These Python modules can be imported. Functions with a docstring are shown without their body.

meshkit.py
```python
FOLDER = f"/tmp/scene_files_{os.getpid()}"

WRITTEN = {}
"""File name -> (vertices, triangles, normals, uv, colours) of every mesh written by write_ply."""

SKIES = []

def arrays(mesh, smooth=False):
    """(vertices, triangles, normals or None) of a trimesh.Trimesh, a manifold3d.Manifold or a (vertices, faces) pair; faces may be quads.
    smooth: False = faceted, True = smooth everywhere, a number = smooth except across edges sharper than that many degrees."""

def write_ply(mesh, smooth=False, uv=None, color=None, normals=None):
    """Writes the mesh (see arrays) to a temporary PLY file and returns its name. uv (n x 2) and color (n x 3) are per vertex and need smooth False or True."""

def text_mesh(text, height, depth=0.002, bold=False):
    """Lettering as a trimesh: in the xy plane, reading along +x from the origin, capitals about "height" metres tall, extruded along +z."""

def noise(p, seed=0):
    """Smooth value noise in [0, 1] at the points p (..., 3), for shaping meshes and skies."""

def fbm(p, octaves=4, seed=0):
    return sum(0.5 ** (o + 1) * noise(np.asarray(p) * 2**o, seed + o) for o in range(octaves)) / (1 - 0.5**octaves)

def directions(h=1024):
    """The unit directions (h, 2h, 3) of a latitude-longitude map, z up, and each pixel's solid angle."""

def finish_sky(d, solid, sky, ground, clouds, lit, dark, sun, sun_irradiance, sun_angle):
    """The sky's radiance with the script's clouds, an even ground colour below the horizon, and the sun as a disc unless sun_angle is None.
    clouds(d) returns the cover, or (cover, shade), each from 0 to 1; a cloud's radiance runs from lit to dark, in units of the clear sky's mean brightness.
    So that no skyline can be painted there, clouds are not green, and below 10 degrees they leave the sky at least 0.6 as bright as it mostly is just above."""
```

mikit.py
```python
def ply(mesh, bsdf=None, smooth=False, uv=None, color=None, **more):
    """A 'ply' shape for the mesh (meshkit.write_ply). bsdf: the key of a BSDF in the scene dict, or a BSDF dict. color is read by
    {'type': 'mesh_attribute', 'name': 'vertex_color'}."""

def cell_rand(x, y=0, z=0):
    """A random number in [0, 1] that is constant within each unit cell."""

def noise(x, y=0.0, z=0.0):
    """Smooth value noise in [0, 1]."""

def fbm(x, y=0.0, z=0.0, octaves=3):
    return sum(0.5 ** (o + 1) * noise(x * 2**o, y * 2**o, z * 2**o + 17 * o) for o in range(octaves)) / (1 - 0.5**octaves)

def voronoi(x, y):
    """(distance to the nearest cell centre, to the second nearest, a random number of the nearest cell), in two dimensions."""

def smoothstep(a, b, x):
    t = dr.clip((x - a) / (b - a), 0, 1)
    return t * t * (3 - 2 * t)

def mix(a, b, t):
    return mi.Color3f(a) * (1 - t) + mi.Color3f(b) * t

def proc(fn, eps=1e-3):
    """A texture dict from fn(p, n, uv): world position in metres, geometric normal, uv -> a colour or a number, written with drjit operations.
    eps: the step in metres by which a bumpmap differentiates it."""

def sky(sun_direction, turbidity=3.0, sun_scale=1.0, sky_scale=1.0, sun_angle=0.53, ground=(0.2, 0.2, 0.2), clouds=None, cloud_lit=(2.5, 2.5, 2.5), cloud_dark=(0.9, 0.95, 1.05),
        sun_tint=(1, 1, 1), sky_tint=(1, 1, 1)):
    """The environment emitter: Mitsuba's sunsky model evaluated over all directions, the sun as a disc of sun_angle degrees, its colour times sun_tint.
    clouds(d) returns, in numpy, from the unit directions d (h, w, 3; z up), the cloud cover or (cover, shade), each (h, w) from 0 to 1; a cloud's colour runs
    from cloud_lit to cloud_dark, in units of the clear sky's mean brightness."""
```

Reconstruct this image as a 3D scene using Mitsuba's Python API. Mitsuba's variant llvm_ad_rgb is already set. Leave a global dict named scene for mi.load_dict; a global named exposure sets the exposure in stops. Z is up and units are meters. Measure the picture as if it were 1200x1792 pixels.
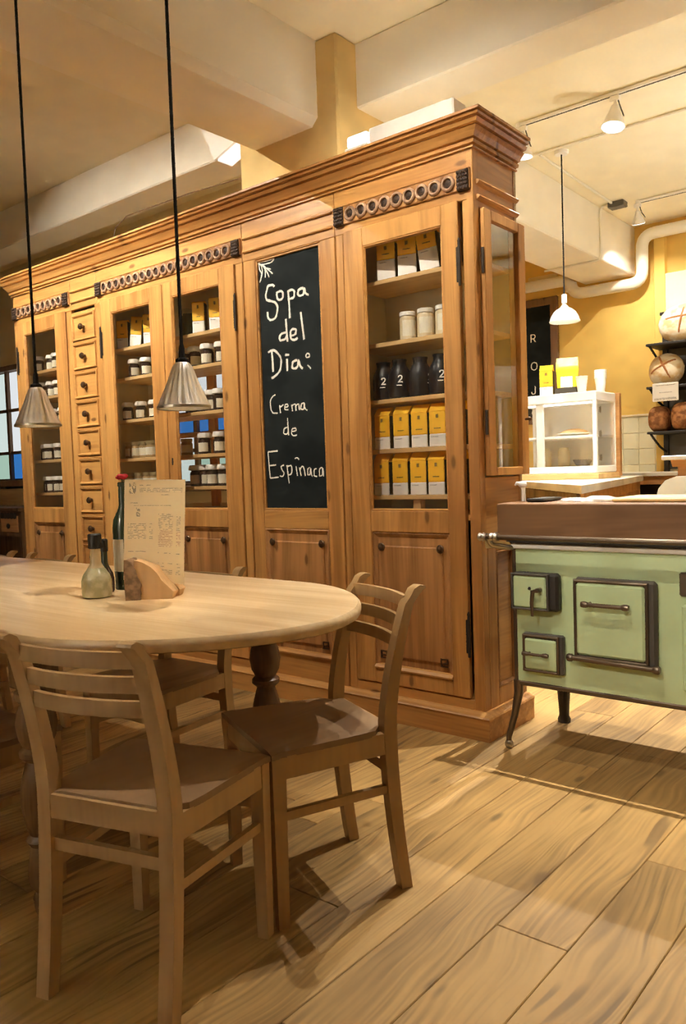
import math, random
import numpy as np, trimesh, drjit as dr, mitsuba as mi, mikit, meshkit
from scipy.spatial import ConvexHull
from mikit import noise, fbm, voronoi, cell_rand, smoothstep, mix
T = mi.ScalarTransform4f
rng = random.Random(7)
PI = math.pi
scene, labels = {}, {}

# ------------------------------------------------------------------ camera, lamps, exposure
exposure = 5.0
DIM = 2.0 ** -exposure      # lamps are given in picture units and dimmed by this, the exposure brings them back
EYE = np.array([1.62634, -2.83560, 1.12])
FWD = np.array([-0.6377174, 0.76859948, -0.05070853])
UP = np.array([-0.00614481, 0.06075368, 0.99813387])
scene['camera'] = {'type': 'perspective', 'fov': math.degrees(2 * math.atan(600 / 1391.546)), 'fov_axis': 'x', 'near_clip': 0.05, 'far_clip': 60,
                   'to_world': T().look_at(origin=EYE.tolist(), target=(EYE + FWD).tolist(), up=UP.tolist())}
WARM = np.array([1.0, 0.94, 0.82])
def spot(key, pos, aim, power, cut=55, beam=30, tint=WARM):
    scene[key] = {'type': 'spot', 'intensity': {'type': 'rgb', 'value': (tint * power * DIM).tolist()}, 'cutoff_angle': cut, 'beam_width': beam,
                  'to_world': T().look_at(origin=list(pos), target=list(aim), up=[0.0, 1.0, 0.01])}
# unseen ceiling spots, placed to light the table, range, cabinet and chairs (the pendants, track heads and box lamps add their own light where they are built)
UNSEEN_SPOTS = [((0.30, -1.06, 3.28), (0.30, -1.45, 0), 11, 26, 10), ((0.33, 0.46, 3.20), (0.66, -0.34, 0), 48, 26, 5), ((0.75, -1.55, 3.28), (0.62, 0.0, 0.50), 8, 22, 8), ((1.0, -4.1, 2.9), (0.80, 0.0, 0.48), 22, 9.5, 5.5),  # the last of this row is unseen, set low in front to brighten the range
         ((-0.20, -1.55, 3.28), (-0.24, 0.0, 2.15), 20, 35, 7), ((-2.10, -1.55, 3.28), (-1.95, 0.0, 2.15), 29, 42, 8), ((-3.10, -1.55, 3.28), (-3.20, 0.0, 2.15), 28, 42, 8),
         ((-1.05, -1.40, 3.28), (-1.1, -1.40, 0.7), 9, 28, 12), ((-0.60, -3.5, 3.28), (-0.6, -4.4, 2.2), 100, 30, 18)]  # last one, out of view, lights the chairs by bounce off the front wall

# ------------------------------------------------------------------ helpers
def M(mesh): return mesh
def cat(ms): return trimesh.util.concatenate(ms)
def hull(pts):
    pts = np.asarray(pts, float); h = ConvexHull(pts)
    m = trimesh.Trimesh(pts, h.simplices, process=True)
    trimesh.repair.fix_normals(m); m.remove_unreferenced_vertices()
    return m
def box(x0, x1, y0, y1, z0, z1, b=0.0):
    x0, x1 = sorted((x0, x1)); y0, y1 = sorted((y0, y1)); z0, z1 = sorted((z0, z1))
    b = min(b, (x1 - x0) * .45, (y1 - y0) * .45, (z1 - z0) * .45)
    if b <= 0:
        m = trimesh.creation.box((x1 - x0, y1 - y0, z1 - z0)); m.apply_translation(((x0 + x1) / 2, (y0 + y1) / 2, (z0 + z1) / 2)); return m
    P = []
    for sx, X in ((1, x0), (-1, x1)):
        for sy, Y in ((1, y0), (-1, y1)):
            for sz, Z in ((1, z0), (-1, z1)):
                P += [(X, Y + sy * b, Z + sz * b), (X + sx * b, Y, Z + sz * b), (X + sx * b, Y + sy * b, Z)]
    return hull(P)
def prism(poly, a0, a1, axis='x', b=0):
    """poly in the two other axes (in cyclic order), extruded along axis from a0 to a1"""
    from shapely.geometry import Polygon
    m = trimesh.creation.extrude_polygon(Polygon(poly), a1 - a0, engine='earcut')
    v = m.vertices.copy(); v[:, 2] += a0
    if axis == 'x': v = v[:, [2, 0, 1]]
    elif axis == 'y': v = v[:, [0, 2, 1]]
    m2 = trimesh.Trimesh(v, m.faces if axis != 'y' else m.faces[:, ::-1], process=False)
    return m2
def lathe(prof, n=24, flute=0, amp=0.0, ampf=None):
    prof = np.asarray(prof, float); k = len(prof); a = np.arange(n) * 2 * PI / n
    V = []
    for i, (r, z) in enumerate(prof):
        rr = r * (1 + (amp * (ampf(i / (k - 1)) if ampf else 1)) * np.cos(flute * a)) if flute else np.full(n, r)
        V.append(np.stack([rr * np.cos(a), rr * np.sin(a), np.full(n, z)], 1))
    V = np.vstack(V); F = []
    for i in range(k - 1):
        for j in range(n):
            p, q = i * n + j, i * n + (j + 1) % n
            F += [(p, q, q + n), (p, q + n, p + n)]
    return trimesh.Trimesh(V, F, process=False)
def closed_lathe(prof, n=24, **k):
    p = [(1e-4, prof[0][1])] + list(prof) + [(1e-4, prof[-1][1])]
    return lathe(p, n, **k)
def tube(path, r, n=10, caps=True):
    path = np.asarray(path, float); r = np.broadcast_to(np.asarray(r, float), (len(path),))
    t = np.gradient(path, axis=0); t /= np.linalg.norm(t, axis=1, keepdims=True)
    u = np.cross(t[0], [0, 0, 1] if abs(t[0][2]) < .9 else [1, 0, 0]); u /= np.linalg.norm(u)
    V = []
    a = np.arange(n) * 2 * PI / n
    for p, tt, rr in zip(path, t, r):
        u = u - tt * (u @ tt); u /= np.linalg.norm(u); w = np.cross(tt, u)
        V.append(p + rr * (np.cos(a)[:, None] * u + np.sin(a)[:, None] * w))
    k = len(path); V = np.vstack(V + ([path[:1], path[-1:]] if caps else [])); F = []
    for i in range(k - 1):
        for j in range(n):
            p, q = i * n + j, i * n + (j + 1) % n
            F += [(p, q, q + n), (p, q + n, p + n)]
    if caps:
        for j in range(n):
            F += [(k * n, (j + 1) % n, j), (k * n + 1, (k - 1) * n + j, (k - 1) * n + (j + 1) % n)]
    return trimesh.Trimesh(V, F, process=False)
def arc(path, r, k=5):
    """rounds the corners of a polyline"""
    P = [np.asarray(p, float) for p in path]; out = [P[0]]
    for a, b, c in zip(P, P[1:], P[2:]):
        d0, d1 = (a - b) / np.linalg.norm(a - b), (c - b) / np.linalg.norm(c - b)
        for s in np.linspace(0, 1, k):
            out.append((1 - s) ** 2 * (b + d0 * r) + 2 * s * (1 - s) * b + s * s * (b + d1 * r))
    return np.array(out + [P[-1]])
def sweep(path, prof, closed=False, side=1):
    """path: 2-D polyline; prof: (offset to the right of travel * side, height) polyline, closed into a solid. returns mesh in (a, b, h)"""
    P = np.asarray(path, float); n = len(P); prof = np.asarray(prof, float); k = len(prof)
    D = []
    seg = lambda i: (P[(i + 1) % n] - P[i % n]) / np.linalg.norm(P[(i + 1) % n] - P[i % n])
    for i in range(n):
        if not closed and i == 0: d0 = d1 = seg(0)
        elif not closed and i == n - 1: d0 = d1 = seg(n - 2)
        else: d0, d1 = seg(i - 1), seg(i)
        n0, n1 = np.array([d0[1], -d0[0]]), np.array([d1[1], -d1[0]])
        m = (n0 + n1); m = m / (m @ n0) ; D.append(m * side)
    V = np.array([[*(P[i] + D[i] * o), h] for i in range(n) for o, h in prof]); F = []
    for i in range(n if closed else n - 1):
        for j in range(k):
            a, b = i * k + j, i * k + (j + 1) % k; c, d = (i + 1) % n * k + j, (i + 1) % n * k + (j + 1) % k
            F += [(a, c, d), (a, d, b)]
    m = trimesh.Trimesh(V, F, process=False)
    if not closed:
        from shapely.geometry import Polygon
        for i in (0, n - 1):
            tv, tf = trimesh.creation.triangulate_polygon(Polygon(prof), engine='earcut')
            vv = np.array([[*(P[i] + D[i] * o), h] for o, h in tv]); m = cat([m, trimesh.Trimesh(vv, tf if i else tf[:, ::-1], process=False)])
    m = trimesh.Trimesh(m.vertices, m.faces, process=True, merge_tex=True); trimesh.repair.fix_normals(m)
    return m
def to_front(m, y=0.0):
    """(x, z, h) -> world (x, y - h, z): profile heights come towards the viewer from a front plane"""
    v = m.vertices; return fixn(trimesh.Trimesh(np.stack([v[:, 0], y - v[:, 2], v[:, 1]], 1), m.faces, process=False))
def to_side(m, x=0.0):
    v = m.vertices; return fixn(trimesh.Trimesh(np.stack([x + v[:, 2], v[:, 0], v[:, 1]], 1), m.faces, process=False))
def fixn(m):
    trimesh.repair.fix_normals(m); return m
def rect(x0, x1, z0, z1): return [(x0, z0), (x1, z0), (x1, z1), (x0, z1)]
def frame_mould(x0, x1, z0, z1, prof, y=0.0, face='front', x=0.0):
    m = sweep(rect(x0, x1, z0, z1), prof, closed=True, side=-1)   # offset goes inward
    return to_front(m, y) if face == 'front' else to_side(m, x)
def place(m, x=0, y=0, z=0, a=0):
    m = m.copy(); m.apply_transform(trimesh.transformations.rotation_matrix(a, [0, 0, 1])); m.apply_translation((x, y, z)); return m
def rot(m, ang, axis, pt=(0, 0, 0)):
    m = m.copy(); m.apply_transform(trimesh.transformations.rotation_matrix(ang, axis, pt)); return m
def TW(x, y, z, a=0): return T().translate([x, y, z]).rotate([0, 0, 1], math.degrees(a))
used = set()
def key_of(name):
    k, i = name, 0
    while k in used: i += 1; k = f'{name}_{i:03d}'
    used.add(k); return k
def thing(name, label, category, group=None, kind=None):
    k = key_of(name); labels[k] = {'label': label, 'category': category}
    if group: labels[k]['group'] = group
    if kind: labels[k]['kind'] = kind
    return k
def part(parent, name, mesh, mat, smooth=False, label=None, tw=None, uv=None, kind=None, **kw):
    k = key_of(parent + '__' + name)
    scene[k] = mesh_dict(mesh, mat, smooth, uv)
    if kw: scene[k].update(kw)
    if tw is not None: scene[k]['to_world'] = tw
    if label: labels.setdefault(k, {})['label'] = label
    if kind: labels.setdefault(k, {})['kind'] = kind
    return k
def mesh_dict(mesh, mat, smooth=False, uv=None):
    return mesh if isinstance(mesh, dict) else mikit.ply(mesh, mat, smooth=smooth, uv=uv)
def solo(name, label, category, mesh, mat, smooth=False, group=None, kind=None, tw=None, uv=None):
    k = thing(name, label, category, group, kind); scene[k] = dict(mesh_dict(mesh, mat, smooth, uv))
    if tw is not None: scene[k]['to_world'] = tw
    return k
def struct(name, mesh, mat, label=None, smooth=False):
    k = key_of(name); scene[k] = mesh_dict(mesh, mat, smooth); labels[k] = {'kind': 'structure'}
    if label: labels[k]['label'] = label
    return k

# ------------------------------------------------------------------ materials
def rgb(*c): return {'type': 'rgb', 'value': list(c)}
def glow(*c): return {'type': 'area', 'radiance': rgb(*[float(v) * DIM for v in c])}
def mat(key, color, rough=0.5, spec=0.5, metal=0.0, bump=None, scale=0.001, **kw):
    b = {'type': 'principled', 'base_color': color if isinstance(color, dict) else rgb(*color), 'roughness': rough, 'specular': spec, 'metallic': metal, **kw}
    if bump is not None: b = {'type': 'bumpmap', 'arbitrary': bump, 'scale': scale, 'bsdf': b}
    scene[key] = {'type': 'twosided', 'bsdf': b}
    return key
def wood(light, dark, knot, g, freq=1.0, knots=1.0, seed=0.0):
    """g: index of the grain axis"""
    o = [i for i in range(3) if i != g]
    def fn(p, n, uv):
        a, b, c = p[g] * freq, p[o[0]] * freq, p[o[1]] * freq
        w = 0.06 * (noise(a * 1.6 + seed, b * 3, c * 3) - .5)
        f1 = fbm((b + w) * 22 + seed, (c + w) * 22, a * 1.3, 3)
        f2 = noise((b + w) * 150, (c + w) * 150 + seed, a * 4)
        f3 = noise(b * 4 + seed, c * 4, a * .8)
        t = dr.clip(f1 * .75 + f2 * .22 + (f3 - .5) * .5, 0, 1)
        col = mix(light, dark, smoothstep(.2, .85, t))
        d, _, r = voronoi((b + c) * 5.5 + seed * 3, a * 2.2 + seed)
        k = (1 - smoothstep(.03, .085, d)) * dr.select(r > .62, 1.0, 0.0) * knots
        return mix(col, mi.Color3f(knot), k * .8)
    return mikit.proc(fn)
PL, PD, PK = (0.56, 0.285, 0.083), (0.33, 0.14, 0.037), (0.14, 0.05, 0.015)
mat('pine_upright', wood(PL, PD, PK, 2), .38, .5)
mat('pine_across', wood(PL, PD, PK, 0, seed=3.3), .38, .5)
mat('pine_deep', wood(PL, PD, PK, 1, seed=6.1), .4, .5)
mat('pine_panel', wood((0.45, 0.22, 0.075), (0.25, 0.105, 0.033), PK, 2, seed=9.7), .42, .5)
mat('shelf_wood', wood((0.62, 0.42, 0.18), (0.48, 0.27, 0.10), (.3, .14, .05), 0, seed=2.2, knots=.3), .5, .4)
mat('table_wood', wood((0.69, 0.53, 0.325), (0.56, 0.39, 0.20), (.25, .11, .035), 0, freq=.8, seed=5.5, knots=.9), .30, .5)
mat('chair_wood', wood((0.43, 0.28, 0.13), (0.35, 0.215, 0.095), (.2, .1, .04), 2, freq=.7, seed=8.1, knots=0), .38, .45)
mat('shaded_seat_wood', wood((0.25, 0.155, 0.08), (0.19, 0.115, 0.058), (.2, .1, .04), 1, freq=.7, seed=1.7, knots=.2), .45, .35)  # darker than the chair wood: shade under the table put into the colour
mat('dark_wood', wood((0.17, 0.085, 0.035), (0.07, 0.033, 0.014), (.03, .015, .01), 2, seed=4.4), .4, .5)
mat('box_wood', wood((0.19, 0.095, 0.04), (0.12, 0.056, 0.024), (.09, .035, .015), 0, freq=.8, seed=7.9), .55, .3)
mat('counter_wood', wood((0.50, 0.25, 0.085), (0.30, 0.135, 0.042), PK, 0, seed=11.0), .4, .5)
def plank(seed, tone):
    L, D = np.array((0.40, 0.245, 0.085)) * tone, np.array((0.185, 0.108, 0.04)) * tone
    def fn(p, n, uv):
        x, y = p[0], p[1]
        w = .09 * (noise(y * 1.7 + seed, x * 3) - .5) + .03 * (noise(y * 6 + seed, x * 9) - .5)
        g = .5 + .5 * dr.sin((x + w) * 230 + 14 * fbm(x * 4 + seed, y * .9, 1.0, 2))
        f1 = fbm((x + w) * 15 + seed, y * 1.3, seed, 3)
        f2 = noise((x + w) * 190 + seed, y * 7)
        f3 = fbm(x * 6 + seed, y * 2.2, 3.3, 3)
        t = dr.clip(f1 * .52 + g * .09 + f2 * .24 + (f3 - .5) * .9, 0, 1)
        col = mix(L.tolist(), D.tolist(), smoothstep(.12, .85, t))
        crack = smoothstep(.78, .90, noise((x + w) * 52 + seed, y * 2.3)) * smoothstep(.50, .68, noise(x * 8 + seed, y * 2.0, 5.0))
        col = mix(col, mi.Color3f(.11, .064, .028), crack * .65)
        col = col * (.78 + .44 * fbm(x * 3.1 + seed, y * 1.9, 9.0, 3))
        d, _, r = voronoi(x * 4.7 + seed, y * 1.5 + seed * 2)
        k = (1 - smoothstep(.01, .085, d + .07 * (noise(x * 34, y * 16) - .4))) * dr.select(r > .6, 1.0, 0.0)
        return mix(col, mi.Color3f(.10, .06, .03), k * .6)
    return mikit.proc(fn)
for i, tone in enumerate((1.0, .86, 1.1, .94)): mat(f'plank_{i}', plank(i * 13.7 + 1.1, tone), .6, .25)
def plaster(c, var=.10, sc=1.3):
    c = np.array(c)
    def fn(p, n, uv):
        f = fbm(p[0] * sc, p[1] * sc, p[2] * sc, 4)
        g = noise(p[0] * 9, p[1] * 9, p[2] * 9)
        return mix((c * (1 - var)).tolist(), np.minimum(c * (1 + var), .95).tolist(), smoothstep(.3, .7, f * .8 + g * .2))
    return mikit.proc(fn)
mat('ceiling_paint', plaster((0.80, 0.725, 0.53), .05), .8, .2)
mat('beam_paint', plaster((0.80, 0.745, 0.61), .04), .75, .2)
mat('cabinet_inside', plaster((0.56, 0.475, 0.29), .08, 4), .7, .2)
mat('cream_paint', plaster((0.73, 0.62, 0.40), .05), .75, .2)
mat('yellow_paint', plaster((0.71, 0.475, 0.125), .10), .75, .2)
mat('column_paint', plaster((0.66, 0.475, 0.20), .13, 2.2), .75, .2)
mat('tile', plaster((0.68, 0.62, 0.40), .08), .3, .5)
mat('tile_b', plaster((0.58, 0.54, 0.36), .08), .3, .5)
mat('grout', (0.58, 0.53, 0.36), .8)
mat('subfloor', (0.06, 0.035, 0.015), .8)
mat('white_enamel', (0.78, 0.76, 0.70), .35)
mat('lamp_enamel', (0.60, 0.56, 0.49), .35)
mat('white_plastic', (0.80, 0.77, 0.70), .4)
mat('pipe_white', (0.76, 0.72, 0.60), .45)
mat('paper_white', (0.86, 0.83, 0.76), .7, .2)
mat('marble', plaster((0.62, 0.57, 0.45), .12, 6), .25, .5)
def mottled(c1, c2, sc=30, oct=4):
    return mikit.proc(lambda p, n, uv: mix(c1, c2, smoothstep(.35, .65, fbm(p[0] * sc, p[1] * sc, p[2] * sc, oct))))
mat('chalkboard', mottled((0.008, 0.011, 0.0115), (0.014, 0.018, 0.018), 6), .7, .12)
mat('chalk', (0.80, 0.76, 0.66), .95, .0)
mat('carved_dark', mottled((0.016, 0.009, 0.006), (0.06, 0.03, 0.016), 220, 2), .6, .3)
mat('ring_wood', mottled((0.30, 0.17, 0.10), (0.42, 0.26, 0.16), 60), .5, .4)
mat('iron', (0.05, 0.038, 0.03), .45, .5, .6)
mat('knob_bronze', (0.13, 0.075, 0.04), .35, .5, .8)
mat('black_iron', (0.02, 0.016, 0.013), .5, .5)
mat('blackplastic', (0.012, 0.012, 0.013), .35, .5)
mat('enamel_green', mottled((0.47, 0.575, 0.315), (0.50, 0.605, 0.34), 5), .22, .6, clearcoat=.5, clearcoat_gloss=.9)
mat('nickel', (0.50, 0.46, 0.38), .28, .5, 1.0)
mat('stove_trim', (0.16, 0.12, 0.085), .35, .5, .85)
mat('unseen_wall_paint', (0.55, 0.53, 0.48), .7)  # tone of the walls out of view, set for the light they bounce
mat('shade_metal', (0.95, 0.93, 0.89), .36, .5, 1.0)
mat('gasket_black', (0.008, 0.008, 0.009), .7, .15)
mat('dark_glaze', (0.008, 0.010, 0.012), .35, .3)
mat('jar_dark', (0.035, 0.02, 0.012), .15, .6)
mat('jar_cream', (0.62, 0.52, 0.33), .35, .5)
mat('jar_honey', (0.36, 0.24, 0.10), .2, .6)
mat('jar_green', (0.06, 0.075, 0.03), .2, .6)
mat('label_cream', (0.72, 0.67, 0.52), .7, .2)
mat('lid_white', (0.76, 0.73, 0.64), .5)
mat('lid_gold', (0.45, 0.36, 0.18), .35, .5, .6)
mat('bag_yellow', (0.88, 0.49, 0.025), .5, .4)
mat('bag_lemon', (0.88, 0.68, 0.02), .35, .5)
mat('bag_dark', (0.045, 0.035, 0.02), .5)
mat('print_brown', (0.25, 0.13, 0.03), .7)
mat('print_grey', (0.42, 0.40, 0.36), .7)
mat('white_ink', (0.82, 0.82, 0.80), .7)
mat('bread_flour', mottled((0.82, 0.72, 0.54), (0.66, 0.46, 0.22), 14), .85, .1)
mat('bread_crust', mottled((0.46, 0.215, 0.085), (0.22, 0.085, 0.03), 26), .7, .3)
mat('bread_slash', (0.40, 0.17, 0.06), .8, .1)
mat('bark', mottled((0.17, 0.10, 0.055), (0.33, 0.21, 0.12), 45), .85, .1)
mat('cut_wood', wood((0.68, 0.44, 0.22), (0.50, 0.29, 0.12), (.3, .15, .06), 2, seed=3.9, knots=0), .6, .2)
mat('oil_content', mottled((0.44, 0.42, 0.22), (0.60, 0.56, 0.36), 40), .2, .6, clearcoat=1.0, clearcoat_gloss=.95)
mat('bottle_neck', (0.62, 0.50, 0.28), .2, .6)
mat('wine_glass_green', (0.012, 0.03, 0.018), .08, .7, clearcoat=1.0, clearcoat_gloss=.95)
mat('vinegar', (0.03, 0.012, 0.01), .08, .7, clearcoat=1.0, clearcoat_gloss=.95)
mat('petal_red', (0.55, 0.02, 0.03), .6)
mat('cake', (0.66, 0.42, 0.20), .7)
mat('shadow_void', (0.03, 0.022, 0.015), .8)  # near-black: shade of the back counter bay put into the colour
mat('frame_dark', wood((0.20, 0.11, 0.05), (0.11, 0.055, 0.025), (.05, .02, .01), 2, seed=15.0), .5, .4)
mat('cloth_white', (0.78, 0.75, 0.66), .9, .1)
mat('steel_dark', (0.10, 0.09, 0.075), .4, .5, .5)
scene['pane_glass'] = {'type': 'thindielectric', 'int_ior': 1.5}
scene['clear_glass'] = {'type': 'dielectric', 'int_ior': 1.5}
def menu_print(p, n, uv):
    u, v = uv[0], 1 - uv[1]
    row = dr.floor(v * 62); fr = v * 62 - row
    inrow = dr.select((fr > .3) & (fr < .66), 1.0, 0.0)
    word = dr.select(noise(u * 34 + row * 7.3, row * 3.1) > .42, 1.0, 0.0) * inrow
    colA = dr.select((u > .06) & (u < .36), 1.0, 0.0); priceA = dr.select((u > .41) & (u < .47), 1.0, 0.0)
    colB = dr.select((u > .56) & (u < .80), 1.0, 0.0); priceB = dr.select((u > .86) & (u < .93), 1.0, 0.0)
    blk = dr.select((v > .34) & (v < .50), colB + priceB, 0.0) + dr.select((v > .44) & (v < .60), colA + priceA, 0.0) + dr.select((v > .50) & (v < .66), colB + priceB, 0.0) + dr.select((v > .69) & (v < .92), (colB + priceB + colA) * dr.select(cell_rand(row, 3) > .45, 1.0, 0.0), 0.0)
    head = dr.select((v > .045) & (v < .065) & (u > .25) & (u < .44), 1.0, 0.0) + dr.select((v > .08) & (v < .125) & (u > .25) & (u < .95), 1.0, 0.0) + dr.select((v > .14) & (v < .155) & (u > .60) & (u < .79), 1.0, 0.0) + dr.select((v > .225) & (v < .24) & (u > .09) & (u < .22), 1.0, 0.0)
    line = dr.select((v > .258) & (v < .262) & (u > .16) & (u < .77), 1.0, 0.0)
    logo = dr.select((u > .08) & (u < .19) & (v > .03) & (v < .14) & (noise(u * 60, v * 90) > .52), 1.0, 0.0) + dr.select((u > .20) & (u < .26) & (v > .28) & (v < .37) & (noise(u * 80, v * 90) > .5), 1.0, 0.0)
    ink = dr.clip(word * (blk + head) + line + logo, 0, 1)
    red = dr.select((u > .56) & (v > .50) & (v < .66), 1.0, 0.0)
    return mix(mi.Color3f(.90, .74, .47), mix(mi.Color3f(.20, .15, .09), mi.Color3f(.35, .12, .05), red), ink * .7)
mat('menu_paper', mikit.proc(menu_print), .8, .1)
# ------------------------------------------------------------------ the room
CEIL = 3.36
struct('floor', box(-7.7, 3.3, -4.5, 5.1, -.06, -.012), 'subfloor', 'wide oak plank floor')
PWID = 0.183; r0 = math.floor((-7.6 - .68) / PWID); r1 = math.ceil((3.2 - .68) / PWID)
pv = [0]
for r in range(r0, r1):
    x0 = .68 + r * PWID
    near = -2.2 < x0 < 2.2
    L = 1.9 if near else 4.9
    y = -4.4 - rng.random() * (L * .8)
    if r == 0: y = -1.16 - 2 * 1.9
    while y < 5.0:
        a, b = max(y, -4.4), min(y + L, 5.0)
        if b - a > .05:
            part('floor', 'plank', box(x0 + .0007, x0 + PWID - .0007, a + .0008, b - .0008, -.014, 0, .002), f'plank_{rng.randrange(4)}')
        y += L
struct('ceiling', box(-7.7, 3.3, -4.5, 5.1, CEIL, CEIL + .1), 'ceiling_paint', 'cream plaster ceiling')
b1 = prism([(-1.60, 2.93), (-1.175, 2.93), (-1.135, 2.97), (-1.135, CEIL), (-1.60, CEIL)], -4.45, .41, 'y')
v = b1.vertices.copy(); b1 = fixn(trimesh.Trimesh(v, b1.faces, process=True))
struct('ceiling_beam', b1, 'beam_paint', 'deep cream ceiling beam running over the dining table to the column')
struct('ceiling_beam', box(-1.02, 3.25, .56, .84, 3.027, CEIL, .008), 'beam_paint', 'cream ceiling beam right of the column')
struct('ceiling_beam', box(-7.65, -1.72, .56, .84, 3.06, CEIL, .008), 'beam_paint', 'cream ceiling beam left of the column above the cabinet')
struct('ceiling_beam', box(-1.60, -1.10, .84, 4.97, 2.905, CEIL, .008), 'beam_paint', 'cream boxed beam reaching the back wall of the bakery')
struct('column', box(-1.73, -1.00, .395, .86, 0, CEIL, .01), 'column_paint', 'yellow plastered column rising behind the cabinet')
struct('wall_back', box(-2.9, 3.3, 4.96, 5.1, 0, CEIL), 'yellow_paint')
struct('wall_bakery', box(-2.95, -2.82, 1.62, 4.97, 0, CEIL), 'yellow_paint')
struct('wall_partition', cat([box(-7.65, -2.82, 1.5, 1.62, 2.34, CEIL), box(-7.65, -6.96, 1.5, 1.62, 1.05, 2.34), box(-7.65, -2.82, 1.5, 1.62, 0, 1.05), box(-3.02, -2.82, 1.5, 1.62, 1.05, 2.34), box(-4.05, -3.0, 1.5, 1.62, 2.0, 2.34), box(-6.22, -4.05, 1.5, 1.62, 1.05, 2.34)]), 'cream_paint')
struct('wall_left', box(-7.75, -7.6, -4.5, 1.62, 0, CEIL), 'unseen_wall_paint')
struct('wall_right', box(3.2, 3.3, -4.5, 5.0, 0, CEIL), 'unseen_wall_paint')
struct('wall_front', box(-7.7, 3.3, -4.55, -4.4, 0, CEIL), 'unseen_wall_paint')
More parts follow.
